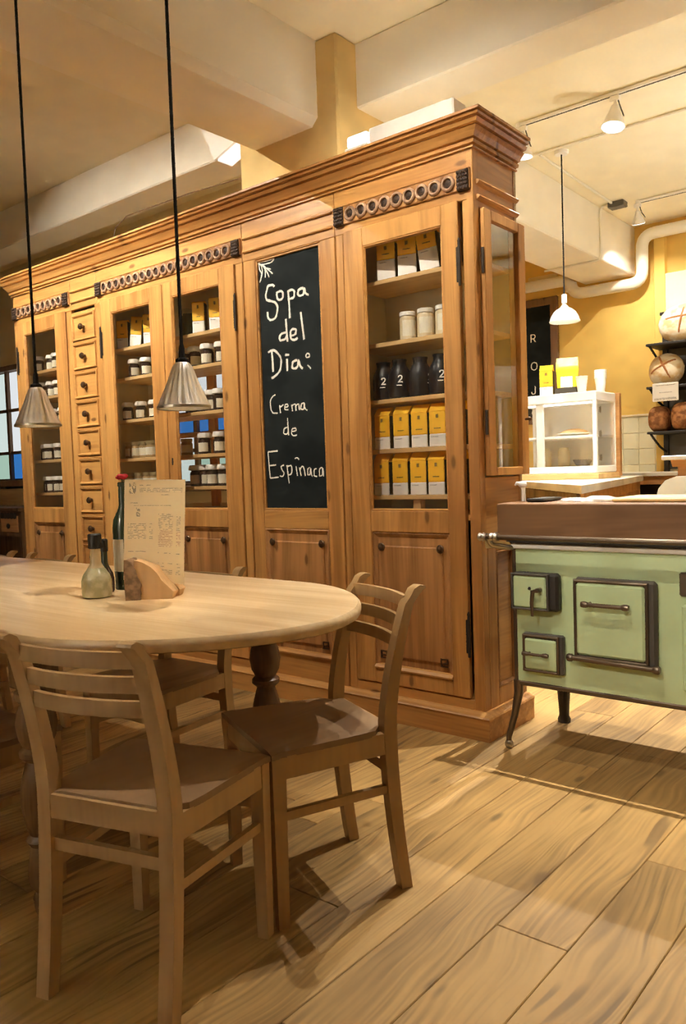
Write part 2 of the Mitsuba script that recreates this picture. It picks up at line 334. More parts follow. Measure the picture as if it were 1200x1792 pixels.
# windows in the partition wall: pale daylight behind glass, blue lower lights
for i, e in enumerate([(0.72, 0.76, 0.80), (0.03, 0.14, 0.42), (0.40, 0.55, 0.45)]):
    scene[f'pane_light_{i}'] = {'type': 'twosided', 'bsdf': {'type': 'diffuse', 'reflectance': rgb(.05, .05, .05)}}
PANE = [(0.75, 0.78, 0.80), (0.03, 0.16, 0.46), (0.36, 0.52, 0.42), (0.62, 0.72, 0.68)]
def window(name, x0, x1, z0, z1, cols, rows, pick, label):
    k = struct(name, cat([box(x0, x0 + .055, 1.46, 1.6, z0, z1, .006), box(x1 - .055, x1, 1.46, 1.6, z0, z1, .006), box(x0, x1, 1.46, 1.6, z1 - .055, z1, .006), box(x0 - .03, x1 + .03, 1.42, 1.6, z0 - .02, z0 + .05, .006)]), 'frame_dark', label)
    xs = np.linspace(x0 + .04, x1 - .04, cols + 1); zs = [z0 + .05 + (z1 - z0 - .1) * t for t in rows]
    for x in xs[1:-1]: part(k, 'mullion', box(x - .022, x + .022, 1.49, 1.56, z0 + .04, z1 - .04, .004), 'frame_dark')
    for z in zs[1:-1]: part(k, 'glazing_bar', box(x0 + .04, x1 - .04, 1.50, 1.55, z - .016, z + .016, .004), 'frame_dark')
    for a in range(cols):
        for b in range(len(zs) - 1):
            e = PANE[pick(a, b)]
            part(k, 'pane', box(xs[a] + .02, xs[a + 1] - .02, 1.525, 1.533, zs[b] + .014, zs[b + 1] - .014), 'pane_light_0', emitter=glow(*[c * WIN for c in e]))
    return k
WIN = 1.0
window('window_1', -6.98, -6.2, 1.10, 2.36, 2, (0, .25, .64, 1), lambda a, b: (2, 3, 3)[b] if a == 0 else (1, 0, 0)[b], 'dark framed window with white and blue panes at the far left')
window('window_2', -4.05, -3.0, 1.02, 2.02, 2, (0, .30, .45, .64, 1), lambda a, b: (3, 0, 1, 0)[b] if a == 0 else (2, 3, 1, 0)[b], 'dark framed window seen through the cabinet')
# tiles: wainscot on the back wall beside the bread rack
k = struct('trim_1', box(-1.55, -.90, 4.93, 4.965, .0, 1.56, .003), 'grout', 'tiled wainscot on the bakery back wall')
part(k, 'ledge', box(-1.55, -.90, 4.915, 4.965, 1.555, 1.575, .004), 'cream_paint')
tw, th = .148, .148
for i in range(4):
    for j in range(5):
        x, z = -1.53 + i * .153, 1.55 - (j + 1) * .153
        part(k, 'tile', box(x, x + tw, 4.922, 4.94, z, z + th, .003), 'tile_b' if (i * 7 + j * 5) % 6 == 0 else 'tile')
k = struct('trim_2', box(-.80, 1.6, 4.90, 4.965, .0, 2.86, .004), 'cream_paint', 'pale panel on the back wall behind the bread rack')
part(k, 'stile', box(-.90, -.80, 4.89, 4.965, .0, 3.3, .005), 'yellow_paint')
struct('trim_3', box(-2.2, -1.88, 4.93, 4.965, 2.95, 3.07, .004), 'cream_paint')

# ------------------------------------------------------------------ the long pine display cabinet
cab = thing('display_cabinet', 'long antique pine cabinet with glazed doors, drawers and a chalkboard panel', 'cabinet')
XL, D = -3.60, .366
path = [(XL, D), (XL, 0), (0, 0), (0, D)]
part(cab, 'plinth', sweep(path, [(-.02, 0), (.034, 0), (.034, .088), (-.02, .088)], side=1), 'pine_across')
part(cab, 'plinth_moulding', sweep(path, [(-.02, .088), (.036, .088), (.039, .094), (.034, .100), (.020, .106), (.012, .112), (.003, .114), (-.02, .114)], side=1), 'pine_across')
part(cab, 'cornice', sweep(path, [(-.01, 2.385), (.010, 2.385), (.010, 2.391), (.003, 2.392), (.003, 2.398), (.016, 2.400), (.018, 2.412), (.010, 2.413), (.010, 2.419), (.022, 2.421), (.034, 2.438), (.046, 2.451), (.038, 2.452), (.038, 2.459), (.051, 2.461), (.060, 2.473), (.052, 2.474), (.052, 2.481), (.065, 2.483), (.069, 2.490), (.062, 2.491), (.062, 2.496), (.075, 2.497), (.075, 2.507), (-.01, 2.507)], side=1), 'pine_across')
part(cab, 'top_board', box(XL, 0, .0, D, 2.39, 2.43), 'pine_across')
part(cab, 'bottom_board', box(XL + .01, -.01, .01, D, .10, .16), 'pine_across')
part(cab, 'inner_floor', box(XL + .01, -.01, .02, D - .01, .90, .925), 'pine_across')
# back: solid boards, left open behind the right half of the double door
part(cab, 'back_panel', cat([box(XL, -2.44, D - .016, D, .1, 2.4), box(-2.44, -1.33, D - .016, D, .1, .96), box(-2.44, -1.33, D - .016, D, 1.80, 2.4), box(-1.60, -1.33, D - .016, D, .9, 1.9)]), 'cabinet_inside')
part(cab, 'back_panel', box(-1.33, 0, D - .016, D, .1, 2.4), 'cabinet_inside')
part(cab, 'back_post', box(-2.03, -1.965, D - .03, D - .002, .94, 1.82, .004), 'pine_upright')
part(cab, 'back_rail', box(-2.44, -1.60, D - .03, D - .002, 1.36, 1.39, .004), 'pine_across')
for x in (XL + .011, -2.915, -2.62, -1.345, -.712):
    part(cab, 'divider', box(x - .009, x + .009, .022, D - .016, .11, 2.4), 'cabinet_inside')
JX = [XL, -2.90, -2.61, -1.33, -.72, 0.0]
for a, b in zip(JX, JX[1:]):
    part(cab, 'frieze_board', box(a + .0015, b - .0015, 0, .022, 2.19, 2.392, .002), 'pine_across')
# carved strips with rings
def carved(x0, x1, n):
    z0, z1 = 2.221, 2.312
    s = part(cab, 'carved_strip', box(x0, x1, -.010, .002, z0 + .008, z1 - .004, .002), 'pine_panel', label='carved strip of rings')
    part(cab, 'strip_moulding', box(x0, x1, -.014, .002, z1 - .006, z1, .002), 'pine_across')
    for x in (x0, x1 - .060):
        blk = box(x + .004, x + .056, -.019, .002, z0 + .004, z1 - .006, .003)
        bumps = [hull(trimesh.creation.icosphere(subdivisions=1, radius=.0085).vertices * [1, .6, 1] + [x + .012 + .012 * i, -.019, z0 + .014 + .0155 * j]) for i in range(4) for j in range(5)]
        part(s, 'corner_block', cat([blk] + bumps), 'carved_dark', label='dark carved corner block')
    ann = lathe([(.0185, 0), (.0185, .010), (.021, .0135), (.027, .0135), (.0315, .009), (.0315, 0)], 22)
    ann = rot(ann, PI / 2, [1, 0, 0]); ann = fixn(ann)
    disc = rot(closed_lathe([(.0185, 0), (.0185, .004), (.012, .0075), (.005, .0085)], 14), PI / 2, [1, 0, 0])
    am, dm = mesh_dict(ann, 'ring_wood', 40), mesh_dict(disc, 'carved_dark', 30)
    xs = np.linspace(x0 + .098, x1 - .098, n)
    for x in xs:
        r = key_of(s + '__ring'); scene[r] = {**am, 'to_world': T().translate([float(x), -.009, (z0 + z1) / 2])}
        r = key_of(s + '__ring_boss'); scene[r] = {**dm, 'to_world': T().translate([float(x), -.009, (z0 + z1) / 2])}
carved(-.714, -.008, 9); carved(-2.604, -1.336, 18); carved(-3.596, -2.906, 9)
# face frame
def stile(x0, x1, z0=.112, z1=2.19, y=0.0): part(cab, 'stile', box(x0, x1, y, .03, z0, z1, .003), 'pine_upright')
def rail(x0, x1, z0, z1, y=0.0): part(cab, 'rail', box(x0, x1, y, .028, z0, z1, .003), 'pine_across')
stile(XL, -3.562); stile(-2.952, -2.896); stile(-2.632, -2.575); stile(-1.385, -1.334)
stile(-1.326, -1.243); stile(-.816, -.724); stile(-.716, -.674); stile(-.052, 0)
for a, b in ((-3.562, -2.952), (-2.575, -1.385), (-.674, -.052)):
    rail(a, b, .112, .155)
part(cab, 'closed_rail', box(-3.562, -2.952, .004, .03, 2.196, 2.222), 'pine_across')
# the chalkboard section
rail(-1.243, -.816, .112, .225); rail(-1.243, -.816, .848, .938); rail(-1.243, -.816, 2.183, 2.19)
for z in (2.236, 2.302):
    part(cab, 'frieze_moulding', box(-1.322, -.728, -.012, .0, z - .006, z + .006, .004), 'pine_across')
    part(cab, 'frieze_moulding', box(-2.892, -2.618, -.012, .0, z - .006, z + .006, .004), 'pine_across')
cbk = part(cab, 'chalkboard', box(-1.246, -.813, .014, .026, .93, 2.19), 'chalkboard', label='chalkboard with Sopa del Dia: Crema de Espinaca in chalk')
part(cbk, 'board_edge', cat([box(-1.243, -1.232, .004, .016, .938, 2.183, .002), box(-.827, -.816, .004, .016, .938, 2.183, .002), box(-1.243, -.816, .004, .016, .938, .950, .002), box(-1.243, -.816, .004, .016, 2.174, 2.183, .002)]), 'pine_across')
def strokes(data, y, w, gen):
    ms = []
    for i, st in enumerate(data):
        P = np.array(st) / 1000.0
        if len(P) > 2:
            t = np.arange(len(P)); tt = np.linspace(0, len(P) - 1, (len(P) - 1) * 4 + 1)
            from scipy.interpolate import PchipInterpolator
            P = PchipInterpolator(t, P, axis=0)(tt)
        g = np.gradient(P, axis=0); g /= np.linalg.norm(g, axis=1, keepdims=True) + 1e-9; nn = np.stack([g[:, 1], -g[:, 0]], 1)
        ww = w(i) * (.8 + .4 * np.array([gen.random() for _ in P]))[:, None] / 2
        A, B = P + nn * ww, P - nn * ww; one = []
        for k in range(len(P) - 1):
            q = [A[k], A[k + 1], B[k + 1], B[k]]
            V = [(a, y, b) for a, b in q] + [(a, y - .0008, b) for a, b in q]
            F = [(4, 5, 6), (4, 6, 7), (0, 2, 1), (0, 3, 2)] + [x for s in range(4) for x in ((s, (s + 1) % 4, (s + 1) % 4 + 4), (s, (s + 1) % 4 + 4, s + 4))]
            one.append(trimesh.Trimesh(V, F, process=False))
        ms.append(cat(one))
    return ms
CHALK = [[[-1234,2167],[-1198,2157],[-1151,2156],[-1120,2170]],[[-1230,2172],[-1182,2171],[-1122,2172]],[[-1222,2170],[-1225,2143],[-1209,2112],[-1227,2073]],[[-1218,2164],[-1204,2127],[-1218,2091]],[[-1206,2156],[-1184,2124],[-1186,2091]],[[-1199,2154],[-1176,2122],[-1158,2088]],[[-1199,2154],[-1164,2126],[-1134,2101]],[[-1176,2136],[-1145,2125]],[[-1126,2036],[-1141,2048],[-1165,2048],[-1178,2028],[-1187,2001],[-1180,1981],[-1153,1971],[-1122,1957],[-1109,1933],[-1117,1901],[-1134,1882],[-1158,1879],[-1177,1896],[-1179,1922]],[[-1096,2008],[-1112,2000],[-1109,1978],[-1091,1966],[-1071,1977],[-1070,1996],[-1084,2008],[-1096,2008]],[[-1035,2004],[-1033,1970],[-1031,1927],[-1030,1869]],[[-1035,1998],[-1012,2002],[-994,1989],[-999,1965],[-1026,1961]],[[-938,1998],[-964,1994],[-972,1977],[-958,1964],[-936,1968],[-931,1997],[-924,1974],[-903,1960]],[[-1057,1870],[-1055,1831],[-1051,1759]],[[-1060,1805],[-1088,1803],[-1104,1786],[-1097,1771],[-1070,1773],[-1053,1793]],[[-1027,1784],[-997,1790],[-992,1809],[-1014,1815],[-1030,1801],[-1028,1773],[-1006,1762],[-983,1770]],[[-958,1888],[-950,1822],[-942,1756]],[[-1162,1734],[-1157,1683],[-1156,1624]],[[-1186,1723],[-1150,1730],[-1120,1712],[-1098,1677],[-1104,1638],[-1133,1608],[-1169,1595]],[[-1059,1678],[-1059,1619]],[[-1070,1698],[-1043,1695]],[[-992,1664],[-1018,1659],[-1027,1635],[-1009,1625],[-989,1637],[-984,1663],[-974,1635],[-957,1620]],[[-924,1689],[-911,1679],[-914,1669],[-928,1669],[-935,1678],[-924,1689]],[[-926,1633],[-905,1614]],[[-1146,1511],[-1166,1504],[-1184,1477],[-1181,1443],[-1163,1422],[-1135,1420]],[[-1121,1458],[-1116,1418]],[[-1118,1447],[-1094,1459]],[[-1087,1444],[-1064,1448],[-1067,1459],[-1082,1458],[-1087,1436],[-1061,1431]],[[-1040,1454],[-1034,1421]],[[-1037,1449],[-1017,1455],[-1011,1422]],[[-1010,1447],[-995,1454],[-989,1423]],[[-957,1456],[-976,1449],[-980,1428],[-962,1426],[-956,1456],[-953,1431],[-937,1419]],[[-1070,1393],[-1067,1306]],[[-1073,1346],[-1096,1339],[-1100,1319],[-1082,1313],[-1067,1328]],[[-1047,1324],[-1016,1328],[-1019,1339],[-1039,1338],[-1047,1316],[-1033,1303],[-1011,1306]],[[-1213,1231],[-1209,1159],[-1204,1099]],[[-1213,1231],[-1145,1234]],[[-1209,1162],[-1161,1165]],[[-1204,1099],[-1146,1103]],[[-1106,1162],[-1126,1154],[-1119,1137],[-1108,1122],[-1120,1106],[-1136,1111]],[[-1086,1161],[-1081,1116],[-1075,1071]],[[-1085,1153],[-1059,1158],[-1053,1138],[-1061,1116],[-1079,1113]],[[-1025,1154],[-1018,1106]],[[-1031,1190],[-1017,1195],[-1004,1185]],[[-1003,1147],[-993,1106]],[[-997,1139],[-980,1152],[-966,1105]],[[-935,1145],[-949,1135],[-950,1110],[-936,1110],[-930,1143],[-926,1112],[-919,1104]],[[-892,1139],[-908,1131],[-909,1106],[-890,1101]],[[-855,1143],[-874,1133],[-875,1103],[-859,1105],[-854,1140],[-849,1100]]]
gen = random.Random(3)
for m in strokes(CHALK, .0139, lambda i: .0065 if i < 8 else .0115 if i < 22 else .007, gen): part(cbk, 'chalk_stroke', m, 'chalk')
# panels and doors
def corner_knob(parent, x, z, y=-.004):
    part(parent, 'rosette', rot(closed_lathe([(.017, 0), (.019, .004), (.015, .008), (.012, .008), (.010, .014), (.003, .017)], 16), PI / 2, [1, 0, 0]).apply_translation((x, y, z)), 'knob_bronze', 30, label='small dark rosette')
def greek(parent, x, z, s, y=-.003):
    w = .006
    ms = [box(x, x + s, y - .004, y + .002, z, z + w), box(x, x + w, y - .004, y + .002, z, z + s), box(x, x + s, y - .004, y + .002, z + s - w, z + s), box(x + s - w, x + s, y - .004, y + .002, z + s * .35, z + s), box(x + s * .35, x + s, y - .004, y + .002, z + s * .35, z + s * .35 + w)]
    part(parent, 'corner_fret', cat(ms), 'knob_bronze', label='small carved fret')
PANEL_PROF = [(0, 0), (.0, .010), (.006, .013), (.012, .008), (.020, .004), (.024, 0)]
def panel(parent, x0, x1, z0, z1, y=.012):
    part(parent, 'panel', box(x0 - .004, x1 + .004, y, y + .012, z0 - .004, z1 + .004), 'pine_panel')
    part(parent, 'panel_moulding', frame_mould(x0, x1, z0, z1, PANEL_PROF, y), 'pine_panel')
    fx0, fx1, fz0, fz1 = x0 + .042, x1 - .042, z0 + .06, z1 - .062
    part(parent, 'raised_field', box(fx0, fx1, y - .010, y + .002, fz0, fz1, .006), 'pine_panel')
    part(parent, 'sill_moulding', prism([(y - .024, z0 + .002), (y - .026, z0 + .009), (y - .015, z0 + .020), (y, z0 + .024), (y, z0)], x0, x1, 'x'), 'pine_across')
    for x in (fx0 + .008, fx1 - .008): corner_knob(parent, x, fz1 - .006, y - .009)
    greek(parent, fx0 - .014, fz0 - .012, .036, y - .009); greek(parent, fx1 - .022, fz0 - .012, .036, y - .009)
def door(x0, x1, gx0, gx1, hinge, rose=True):
    z0, z1, y = .160, 2.196, -.006
    d = part(cab, 'door', cat([box(x0, gx0, y, .020, z0, z1, .003), box(gx1, x1, y, .020, z0, z1, .003),
        box(gx0, gx1, y + .0004, .020, 2.112, z1, .003), box(gx0, gx1, y + .0004, .020, .846, .940, .003), box(gx0, gx1, y + .0004, .020, z0, .225, .003)]), 'pine_upright', label='glazed pine door with a panel below')
    part(d, 'glass', box(gx0, gx1, .0095, .0105, .940, 2.112), 'pane_glass')
    part(d, 'glazing_bead', frame_mould(gx0, gx1, .940, 2.112, [(0, 0), (0, .010), (.004, .012), (.010, .004), (.010, 0)], .008), 'pine_across')
    panel(d, gx0, gx1, .225, .846)
    hx = x1 + .006 if hinge > 0 else x0 - .006
    for z in (.42, 1.94):
        part(d, 'hinge', cat([tube([(hx, -.010, z - .085), (hx, -.010, z + .085)], .006, 10), closed_lathe([(.004, .085), (.007, .092), (.003, .104)], 10).apply_translation((hx, -.010, z)), box(hx - hinge * .016, hx, -.008, -.004, z - .07, z + .07)]), 'iron', 40, label='long iron hinge')
    return d
dA = door(-3.556, -2.958, -3.470, -3.085, -1)
dC1 = door(-2.569, -1.992, -2.472, -2.095, -1)
dC2 = door(-1.984, -1.392, -1.900, -1.508, 1)
dE = door(-.668, -.070, -.560, -.150, 1)
part(dC2, 'keyhole', hull([(x + .007 * c, -.0075, z + .007 * s) for x, z in ((-1.945, 1.222), (-1.945, 1.195)) for c, s in [(math.cos(t), math.sin(t)) for t in np.arange(8) * PI / 4]] + [(-1.945, -.005, 1.21)]), 'iron')
part(dC2, 'cover_strip', box(-1.996, -1.972, -.012, -.004, .165, 2.19, .004), 'pine_upright')
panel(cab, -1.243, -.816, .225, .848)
# drawers
for i in range(11):
    zc = 2.074 - .1795 * i
    d = part(cab, 'drawer', box(-2.880, -2.648, .003, .020, zc - .073, zc + .071, .002), 'pine_across', label='small square pine drawer')
    part(d, 'drawer_edge', frame_mould(-2.888, -2.640, zc - .080, zc + .078, [(0, 0), (0, .012), (.004, .014), (.010, .011), (.015, .003), (.015, 0)], .004), 'pine_across')
    part(d, 'knob', rot(closed_lathe([(.011, 0), (.008, .006), (.008, .010), (.017, .016), (.020, .023), (.016, .031), (.006, .035)], 18), PI / 2, [1, 0, 0]).apply_translation((-2.768, .002, zc - .002)), 'knob_bronze', 40, label='round dark knob')
    part(cab, 'drawer_rail', box(-2.896, -2.632, .0, .02, zc + .080, zc + .0975, .002), 'pine_across')
part(cab, 'drawer_surround', cat([box(-2.898, -2.889, .0, .02, .112, 2.19), box(-2.639, -2.631, .0, .02, .112, 2.19)]), 'pine_upright')
# the right end of the cabinet: corner posts, panels and a glazed side door
part(cab, 'corner_post', box(-.03, 0, .0, .045, .112, 2.39, .003), 'pine_upright')
part(cab, 'rear_post', box(-.03, 0, D - .026, D, .112, 2.39, .003), 'pine_upright')
part(cab, 'end_board', box(-.026, -.002, .04, D - .02, 2.165, 2.39), 'pine_deep')
for z in (2.198, 2.258):
    part(cab, 'end_moulding', prism([(-.002, z - .010), (.010, z - .004), (.016, z + .004), (.012, z + .010), (-.002, z + .012)], .024, D, 'y'), 'pine_deep')
part(cab, 'end_board', box(-.026, -.004, .04, D - .02, .79, 1.075, .002), 'pine_deep')
part(cab, 'end_board', box(-.026, -.012, .04, D - .02, .10, .80), 'pine_deep')
part(cab, 'end_frame', cat([box(-.02, 0, .045, .118, .112, .80, .003), box(-.02, 0, .272, .345, .112, .80, .003), box(-.02, 0, .118, .272, .112, .19, .003), box(-.02, 0, .118, .272, .768, .80, .003)]), 'pine_upright')
part(cab, 'end_panel_moulding', frame_mould(.118, .272, .19, .768, [(0, 0), (0, .012), (.006, .014), (.014, .004), (.014, 0)], face='side', x=-.012), 'pine_panel')
sd = part(cab, 'side_door', cat([box(-.002, .022, .046, .104, 1.082, 2.160, .003), box(-.002, .022, .338, .398, 1.082, 2.160, .003), box(-.002, .0216, .104, .338, 2.118, 2.160, .003), box(-.002, .0216, .104, .338, 1.082, 1.116, .003)]), 'pine_upright', label='narrow glazed door at the end of the cabinet')
part(sd, 'glass', box(.0075, .0085, .100, .342, 1.11, 2.122), 'pane_glass')
part(sd, 'knob', rot(closed_lathe([(.005, 0), (.005, .012), (.010, .016), (.008, .024), (.003, .027)], 14), PI / 2, [0, 1, 0]).apply_translation((.022, .368, 1.322)), 'knob_bronze', 40)
for z in (1.30, 1.95): part(sd, 'hinge', tube([(.014, .040, z - .05), (.014, .040, z + .05)], .006, 8), 'iron', 40)
# shelves
SH = {'A': (-3.588, -2.93, (1.880, 1.700, 1.510, 1.270, 1.045)), 'C': (-2.61, -1.355, (1.915, 1.735, 1.480, 1.245, 1.065)), 'E': (-.700, -.03, (1.975, 1.695, 1.440, 1.215, 1.005))}
for s, (a, b, zs) in SH.items():
    for z in zs:
        part(cab, 'shelf', box(a, b, .085, D - .018, z - .020, z, .002), 'shelf_wood', label='plain pine shelf')
# ------------------------------------------------------------------ what stands on the shelves
ORD = ['first', 'second', 'third', 'fourth', 'fifth', 'sixth']
SHELF = ['top', 'second', 'third', 'fourth', 'lowest']
DOORS = {'A': 'far left door', 'L': 'double door left leaf', 'R': 'double door right leaf', 'E': 'door right of chalkboard'}
def jar_meshes(kind):
    if kind == 'preserve':
        return dict(body=(mesh_dict(closed_lathe([(.027, 0), (.030, .004), (.030, .052), (.024, .062), (.024, .066)], 16), 'jar_dark', 40)),
                    label=mesh_dict(label_patch(.0306, .010, .046, 1.9), 'label_cream'),
                    lid=mesh_dict(closed_lathe([(.026, .064), (.034, .066), (.035, .072), (.031, .083), (.029, .086)], 16, flute=8, amp=.04), 'lid_white', 40))
    if kind == 'green':
        return dict(body=mesh_dict(closed_lathe([(.030, 0), (.034, .005), (.034, .088), (.027, .100), (.027, .106)], 18), 'jar_green', 40),
                    lid=mesh_dict(closed_lathe([(.030, .104), (.031, .106), (.031, .122), (.028, .124)], 18), 'lid_gold', 40))
    if kind == 'honey':
        return dict(body=mesh_dict(closed_lathe([(.030, 0), (.033, .005), (.033, .060), (.028, .068), (.028, .072)], 16), 'jar_honey', 40),
                    label=mesh_dict(label_patch(.0336, .014, .054, 2.4), 'label_cream'),
                    lid=mesh_dict(closed_lathe([(.031, .070), (.032, .072), (.032, .085), (.030, .087)], 16), 'lid_gold', 40))
    if kind == 'cream':
        return dict(body=mesh_dict(closed_lathe([(.034, 0), (.037, .005), (.037, .095), (.032, .103), (.032, .106)], 18), 'jar_cream', 40),
                    label=mesh_dict(label_patch(.0376, .018, .085, 2.2), 'label_cream'),
                    lid=mesh_dict(closed_lathe([(.035, .104), (.037, .106), (.037, .120), (.034, .123)], 18), 'lid_white', 40))
def label_patch(r, z0, z1, ang, face=-PI / 2 + .85, n=9):
    a = face + np.linspace(-ang / 2, ang / 2, n)
    V = [(r * c, r * s, z) for z in (z0, z1) for c, s in zip(np.cos(a), np.sin(a))]
    F = [f for i in range(n - 1) for f in ((i, i + 1, n + i + 1), (i, n + i + 1, n + i))]
    return trimesh.Trimesh(V, F, process=False)
JAR = {k: jar_meshes(k) for k in ('preserve', 'green', 'honey', 'cream')}
JTXT = {'preserve': 'dark white-capped jar', 'green': 'tall green jar', 'honey': 'honey jar with gold lid', 'cream': 'pale white-lidded jar'}
def put_jar(kind, x, y, z, label, group=None, sc=1.0):
    k = thing('jar', label, 'jar', group)
    for n, m in JAR[kind].items():
        scene[key_of(k + '__' + n)] = {**m, 'to_world': T().translate([x, y, z]).rotate([0, 0, 1], rng.uniform(-25, 25)).scale([sc, sc, sc * (1.17 if kind == 'preserve' else 1.05)])}
def row(door_, si, kind, xs, sc=1.0, ys=None):
    if kind == 'preserve': sc = 1.20 if door_ == 'R' else 1.10
    zs = SH['C' if door_ in 'LR' else door_][2]
    for i, x in enumerate(xs):
        put_jar(kind, x, .155 + (rng.uniform(-.015, .015)), zs[si], f'{JTXT[kind]}, {ORD[i]} from left, {SHELF[si]} shelf, {DOORS[door_]}', f'jars behind the {DOORS[door_]}', sc)
row('A', 0, 'preserve', [-3.555, -3.44, -3.325]); row('A', 1, 'preserve', [-3.55, -3.455, -3.36])
row('A', 2, 'preserve', [-3.54, -3.42, -3.30]); row('A', 3, 'preserve', [-3.56, -3.48, -3.36]); row('A', 4, 'preserve', [-3.555, -3.48, -3.405, -3.33, -3.255])
row('L', 1, 'preserve', [-2.46, -2.35, -2.24]); row('L', 2, 'preserve', [-2.555, -2.445, -2.315]); row('L', 3, 'honey', [-2.565, -2.495, -2.42, -2.322, -2.22], 1.1); row('L', 4, 'honey', [-2.56, -2.485, -2.405, -2.315])
row('R', 1, 'preserve', [-2.00, -1.911, -1.793, -1.690], 1.08); row('R', 2, 'preserve', [-1.953, -1.878, -1.79, -1.70], 1.08); row('R', 3, 'preserve', [-1.854, -1.719], 1.08); row('R', 4, 'preserve', [-1.955, -1.868, -1.785, -1.699])
put_jar('honey', -2.02, .16, SH['C'][2][3], 'small brown jar alone at the left end of its shelf, double door', None, 1.05)
put_jar('green', -1.955, .16, SH['C'][2][0], 'tall dark green jar beside coffee packets on the top shelf', None, 1.2)
row('E', 1, 'cream', [-.435, -.335, -.240])
# dark jugs with a white numeral
JUG = mesh_dict(closed_lathe([(.045, 0), (.052, .006), (.053, .085), (.050, .115), (.036, .142), (.031, .150), (.031, .166), (.034, .170), (.034, .176)], 22), 'dark_glaze', 40)
NUM = meshkit.text_mesh('2', .032, .0012, bold=True)
NUM.apply_transform(trimesh.transformations.rotation_matrix(PI / 2, [1, 0, 0])); NUM.apply_translation((-.010, -.0525, .070))
NUMD, BAR = mesh_dict(NUM, 'white_ink'), mesh_dict(box(-.012, .012, -.0535, -.0525, .056, .060), 'white_ink')
for i, (x, y, a) in enumerate([(-.585, .16, .5), (-.480, .14, .55), (-.375, .15, 1.4), (-.262, .14, .55)]):
    k = thing('jug', f'dark bottle with white numeral, {ORD[i]} from left on the middle shelf', 'bottle', 'dark bottles on the middle shelf')
    for n, m in (('body', JUG), ('numeral', NUMD), ('numeral_bar', BAR)):
        scene[key_of(k + '__' + n)] = {**m, 'to_world': TW(x, y, SH['E'][2][2], a)}
# coffee cartons: yellow above, pale label below, folded top
def carton(w, d, h, top, split, low='paper_white', high='bag_yellow'):
    body = box(-w / 2, w / 2, -d / 2, d / 2, h * split, h, .003)
    base = box(-w / 2, w / 2, -d / 2, d / 2, 0, h * split, .003)
    g = hull([(sx * w / 2, sy * d / 2, h) for sx in (-1, 1) for sy in (-1, 1)] + [(sx * w / 2, sy * .004, h + top) for sx in (-1, 1) for sy in (-1, 1)])
    mark = cat([box(-w * .20, w * .20, -d / 2 - .0009, -d / 2 + .001, h * split + .022, h * split + .026), box(-w * .07, w * .07, -d / 2 - .0009, -d / 2 + .001, h * .80, h * .90)])
    mark2 = cat([box(-w * .38, w * .05, -d / 2 - .0009, -d / 2 + .001, h * split - .014, h * split - .011)])
    side = box(w / 2, w / 2 + .0008, -d / 2 + .004, d / 2 - .004, .004, h - .004)
    return dict(upper=mesh_dict(cat([body, g]), high), lower=mesh_dict(base, low), emblem=mesh_dict(mark, 'print_brown'), print=mesh_dict(mark2, 'print_grey'), side_panel=mesh_dict(cat([side, side.copy().apply_translation((-w - .0008, 0, 0))]), 'bag_dark'))
CART = {n: carton(*a) for n, a in {'std': (.080, .075, .155, .035, .36), 'top': (.088, .075, .17, .02, .55), 'slim': (.070, .055, .172, .008, .40)}.items()}
def put_carton(kind, x, y, z, a, label, group=None, tilt=0, name='coffee_carton', sc=1.0):
    k = thing(name, label, 'coffee packet', group)
    for n, m in CART[kind].items():
        scene[key_of(k + '__' + n)] = {**m, 'to_world': T().translate([x, y, z]).rotate([0, 0, 1], math.degrees(a)).rotate([0, 1, 0], tilt).scale(sc)}
for si, nm in ((3, 'upper'), (4, 'lower')):
    for i, x in enumerate((-.575, -.470, -.372, -.277, -.180)):
        put_carton('std', x + (.012 if si == 3 else 0), .135, SH['E'][2][si], .10 + .02 * rng.uniform(-1, 1), f'yellow and white coffee carton, {ORD[i]} from left in the {nm} carton row', f'coffee cartons, {nm} row')
for i, (x, t) in enumerate(((-.53, 0), (-.415, 0), (-.295, -7))):
    put_carton('top', x, .15, SH['E'][2][0] + (.006 if t else 0), .25, f'tall brown and white coffee packet, {ORD[i]} from left, top shelf right of chalkboard', 'coffee packets on the top right shelf', t)
for i, (x, t) in enumerate(((-2.55, 0), (-2.425, 6), (-2.285, 0))):
    put_carton('slim', x, .14, SH['C'][2][0] + (.004 if t else 0), .6, f'slim yellow coffee packet, {ORD[i]} from left, double door left leaf', 'coffee packets behind the left leaf', t)
for i, x in enumerate((-1.835, -1.695)):
    put_carton('slim', x, .14, SH['C'][2][0], .55, f'slim yellow coffee packet, {ORD[i]} from left, double door right leaf', 'coffee packets behind the right leaf')
solo('wood_block', 'small pale wood block below the lowest carton row', 'block', box(-.40, -.36, .10, .14, .925, .985, .002), 'shelf_wood')
solo('light_box', 'white light box standing on top of the cabinet', 'lamp', box(-.66, -.20, .20, .31, 2.43, 2.715, .006), 'white_plastic')
lb = thing('tube_lamp', 'glowing white tube lamp on top of the cabinet beside the column', 'lamp')
part(lb, 'housing', box(-.81, -.24, .315, .36, 2.43, 2.60, .006), 'white_plastic')
part(lb, 'end_housing', box(-.81, -.67, .20, .31, 2.43, 2.66, .006), 'white_plastic')
part(lb, 'diffuser', cat([box(-.80, -.675, .205, .30, 2.661, 2.715, .01), box(-.80, -.25, .318, .356, 2.601, 2.625, .006)]), 'white_plastic', emitter=glow(11, 10.6, 9.4))  # rear strip is unseen behind the cornice, placed to light the ceiling

